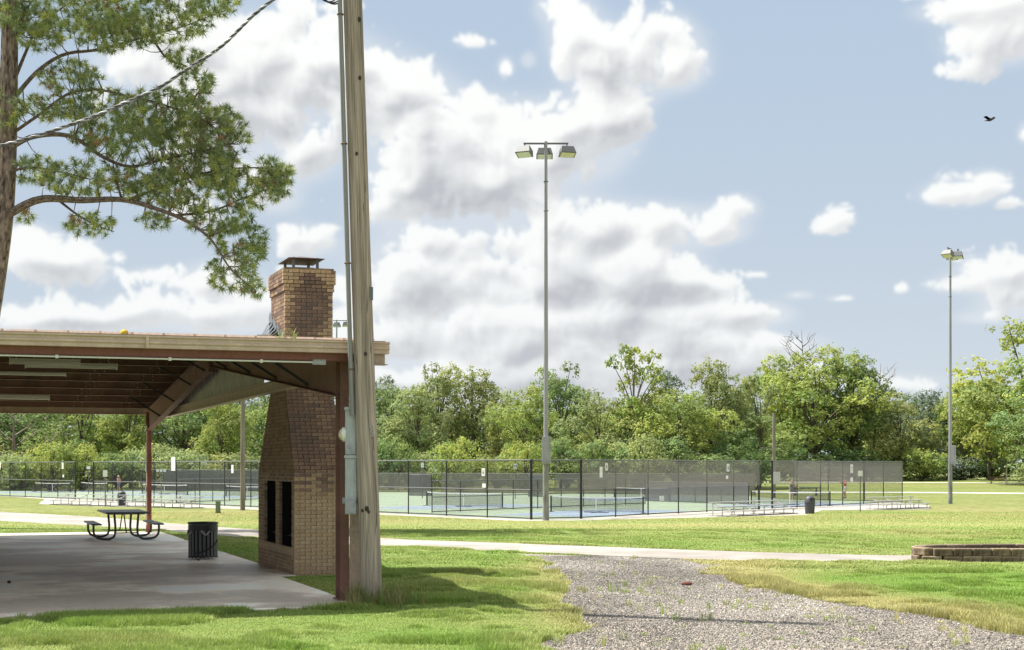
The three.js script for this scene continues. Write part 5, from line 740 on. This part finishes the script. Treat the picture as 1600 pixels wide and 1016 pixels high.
/* ---------- grass blades, gravel, weeds ---------- */
{
  const rng = rngOf(2024), blade = (n, h, spreadR, w) => { const pos = [], nor = []; for (let i = 0; i < n; i++) { const a = rng() * 6.283, r = spreadR * Math.sqrt(rng()), x = Math.cos(a) * r, z = Math.sin(a) * r, b = rng() * 6.283, hh = h * (0.5 + 0.7 * rng()), lean = hh * (0.3 + 0.8 * rng()), ww = w * (0.7 + 0.6 * rng()), dx = Math.cos(b), dz = Math.sin(b), sx = -dz * ww / 2, sz = dx * ww / 2, m = [x + dx * lean * 0.35, hh * 0.62, z + dz * lean * 0.35], e = [x + dx * lean, hh, z + dz * lean];
    pos.push(x - sx, 0, z - sz, x + sx, 0, z + sz, m[0] + sx * 0.8, m[1], m[2] + sz * 0.8, x - sx, 0, z - sz, m[0] + sx * 0.8, m[1], m[2] + sz * 0.8, m[0] - sx * 0.8, m[1], m[2] - sz * 0.8, m[0] - sx * 0.8, m[1], m[2] - sz * 0.8, m[0] + sx * 0.8, m[1], m[2] + sz * 0.8, ...e); }
    const g = new THREE.BufferGeometry(); g.setAttribute('position', new THREE.Float32BufferAttribute(pos, 3)); g.computeVertexNormals(); return g; };
  const gm = () => new THREE.MeshPhysicalMaterial({ color: 0xffffff, roughness: 0.75, specularIntensity: 0.5, transmission: 0.3, thickness: 0, side: THREE.DoubleSide });
  const free = (x, z) => { if (inPoly(pathPoly, x, z)) return 0; const [u, v] = toUV(x, z); if (u < (v < 5.7 ? (v < -0.3 ? -0.12 : 0.04) : SLAB.u1 + 0.02) && u > SLAB.u0 && v > SLAB.v0 - (rng() < 0.6 ? 0.2 : 0.02) && v < SLAB.v1 + 0.05) return 0; if (u > 0.3 && u < 1.35 && v > 5.8 && v < 9.7) return 0; return 1; };
  const scatter = (name, label, geo, count, d0, d1, ok, colour, size, near) => {
    const m = new THREE.InstancedMesh(geo, gm(), count), o = new THREE.Object3D(), c = new THREE.Color(); let k = 0, guard = 0;
    while (k < count && guard++ < count * 40) { let d = Math.sqrt(d0 * d0 + rng() * (d1 * d1 - d0 * d0)), x = (rng() * 2 - 1) * d * 0.375; if (near) { d = -near.z + (rng() - 0.5) * 1.8; x = near.x + (rng() - 0.5) * 2.2; } const z = -d; const q = ok(x, z); if (!q || rng() > q) continue; const s = size(x, z); o.position.set(x, landY(d), z); o.rotation.set(0, rng() * 6.283, 0); o.scale.set(s[0], s[1], s[0]); o.updateMatrix(); m.setMatrixAt(k, o.matrix); const t = colour(x, z); c.setRGB(...t); m.setColorAt(k++, c); }
    m.count = k; m.name = name; m.userData = { kind: 'stuff', label, category: 'grass' }; scene.add(m);
  };
  const tone = (x, z) => { let t = grassTone(x, z); if (x > 2 && -z < 36) t += 0.8 * S(2.4, 0.3, edgeR(x, z)); else if (x > -1.5 && -z < 36) t += 0.45 * S(1.0, 0.1, edgeL(x, z)); const v = 0.78 + 0.5 * rng(); t = Math.min(1, Math.max(0, t + 0.3 * (rng() - 0.5))); return [mix(0.25, 0.5, t) * v, mix(0.41, 0.47, t) * v, mix(0.065, 0.2, t) * v]; };
  const edgeR = (x, z) => { let m = 9; for (let i = 0; i < gravelR.length; i += 2) m = Math.min(m, Math.hypot(gravelR[i].x - x, gravelR[i].z - z)); return m; };
  const edgeL = (x, z) => { let m = 9; for (let i = 0; i < gravelL.length; i += 2) m = Math.min(m, Math.hypot(gravelL[i].x - x, gravelL[i].z - z)); return m; };
  const lawn = (x, z) => { if (!free(x, z)) return 0; if (inPoly(gravelPoly, x, z)) return 0.003; const e = x > 2 && x < 9 && -z < 36 ? edgeR(x, z) : x > -1.5 && x <= 2 && -z < 37 ? edgeL(x, z) : 9; return e < 0.9 ? 0.06 + 1.0 * e : 1; };
  scatter('lawn_grass', 'short green grass on the lawn nearest the camera', blade(11, 0.07, 0.055, 0.009), 120000, 16.5, 31, lawn, tone, (x, z) => { const tall = 0.85 + 1.2 * S(0.45, 0.65, fbm(x * 0.9, z * 0.9, 3)); return [1.1, tall]; });
  scatter('lawn_grass_001', 'short green grass on the lawn around the path', blade(11, 0.07, 0.09, 0.014), 110000, 31, 52, lawn, tone, (x, z) => [1.2, 0.7 + 0.7 * S(0.45, 0.65, fbm(x * 0.7, z * 0.7, 3))]);
  scatter('lawn_grass_002', 'short dry green grass between the path and the courts', blade(10, 0.065, 0.16, 0.022), 90000, 52, 92, (x, z) => free(x, z) && !inPoly(courtZone, x, z) ? 1 : 0, tone, () => [1.4, 0.8]);
  // long seeding weeds round the utility pole and downspout
  scatter('tall_weeds', 'tall dry seeding weeds round the foot of the utility pole', blade(7, 0.34, 0.09, 0.007), 260, 22.6, 25, (x, z) => { const q = Math.hypot(x - poleBase.x - 0.02, z - poleBase.z); return q < 0.95 && q > 0.16 && free(x, z) ? Math.exp(-Math.pow(q / 0.5, 2)) : 0; }, () => { const d = rng(); return d < 0.45 ? [0.36, 0.3, 0.14] : [0.16, 0.27, 0.05]; }, () => [1, 0.4 + 0.8 * rng()], poleBase);
  // gravel stones
  const stone = new THREE.IcosahedronGeometry(0.5, 0), sp = stone.attributes.position; for (let i = 0; i < sp.count; i++) { const k = 0.75 + 0.5 * hash2(Math.round(sp.getX(i) * 99), Math.round(sp.getY(i) * 99 + sp.getZ(i) * 57)); sp.setXYZ(i, sp.getX(i) * k, sp.getY(i) * k * 0.62, sp.getZ(i) * k); } stone.computeVertexNormals();
  const N = 150000, m = new THREE.InstancedMesh(stone, std(1, 1, 1, 0.95), N), o = new THREE.Object3D(), c = new THREE.Color(); let k = 0, guard = 0;
  while (k < N && guard++ < N * 14) { const d = Math.sqrt(16.5 ** 2 + rng() * (37 ** 2 - 16.5 ** 2)), x = -1 + rng() * 10.5, z = -d; if (x > d * 0.4 || inPoly(pathPoly, x, z)) continue; const inside = inPoly(gravelPoly, x, z); if (!inside && (x > 2 ? edgeR(x, z) > 0.5 * rng() : rng() > 0.004 + 0.2 * S(1.5, 0, Math.min(...[0, 10, 20, 30, 40, 50, 60, 70].map((i) => Math.hypot(gravelL[i].x - x, gravelL[i].z - z)))))) continue;
    const s = 0.010 + 0.022 * rng() * rng() + (rng() < 0.015 ? 0.022 : 0); o.position.set(x, landY(d) + 0.014 + s * 0.1, z); o.rotation.set(rng() * 6, rng() * 6, rng() * 6); o.scale.setScalar(s); o.updateMatrix(); m.setMatrixAt(k, o.matrix); const q = rng(), v = (q < 0.4 ? 0.1 + 0.08 * rng() : q < 0.88 ? 0.22 + 0.13 * rng() : 0.4 + 0.14 * rng()) * (0.35 + 1.3 * fbm(x * 0.7 + 3, z * 0.3, 4)); c.setRGB(v * 1.18, v * 1.1, v * 0.99); m.setColorAt(k++, c); }
  m.count = k; m.name = 'gravel_stones'; m.userData = { kind: 'stuff', label: 'loose grey gravel stones on the drive', category: 'gravel' }; scene.add(m);
  // weeds in the gutter
  for (const [u, label] of [[-1.13, 'left of two small grass tufts growing in the gutter'], [-0.93, 'right of two small grass tufts growing in the gutter']]) { const p = loc(u, 4.02, -0.36); const g = blade(14, 0.2, 0.05, 0.012); g.translate(p.x, p.y, p.z); single('gutter_weed', g, new THREE.MeshStandardMaterial({ color: new THREE.Color(0.3, 0.36, 0.1), side: THREE.DoubleSide, roughness: 0.8 }), label, 'weed', 'weeds in the gutter'); }
  { const f = G(1073, 916), g = new THREE.IcosahedronGeometry(0.07, 1).scale(1.5, 0.6, 1).translate(f.x, landY(-f.z) + 0.04, f.z); single('brown_clod', g, std(0.16, 0.06, 0.04, 0.95), 'small reddish brown lump on the gravel drive', 'clod'); }
}

/* ---------- shadows on, then draw ---------- */
scene.traverse((o) => { if (o.isMesh) { o.castShadow = true; o.receiveShadow = true; } });
renderer.render(scene, camera);
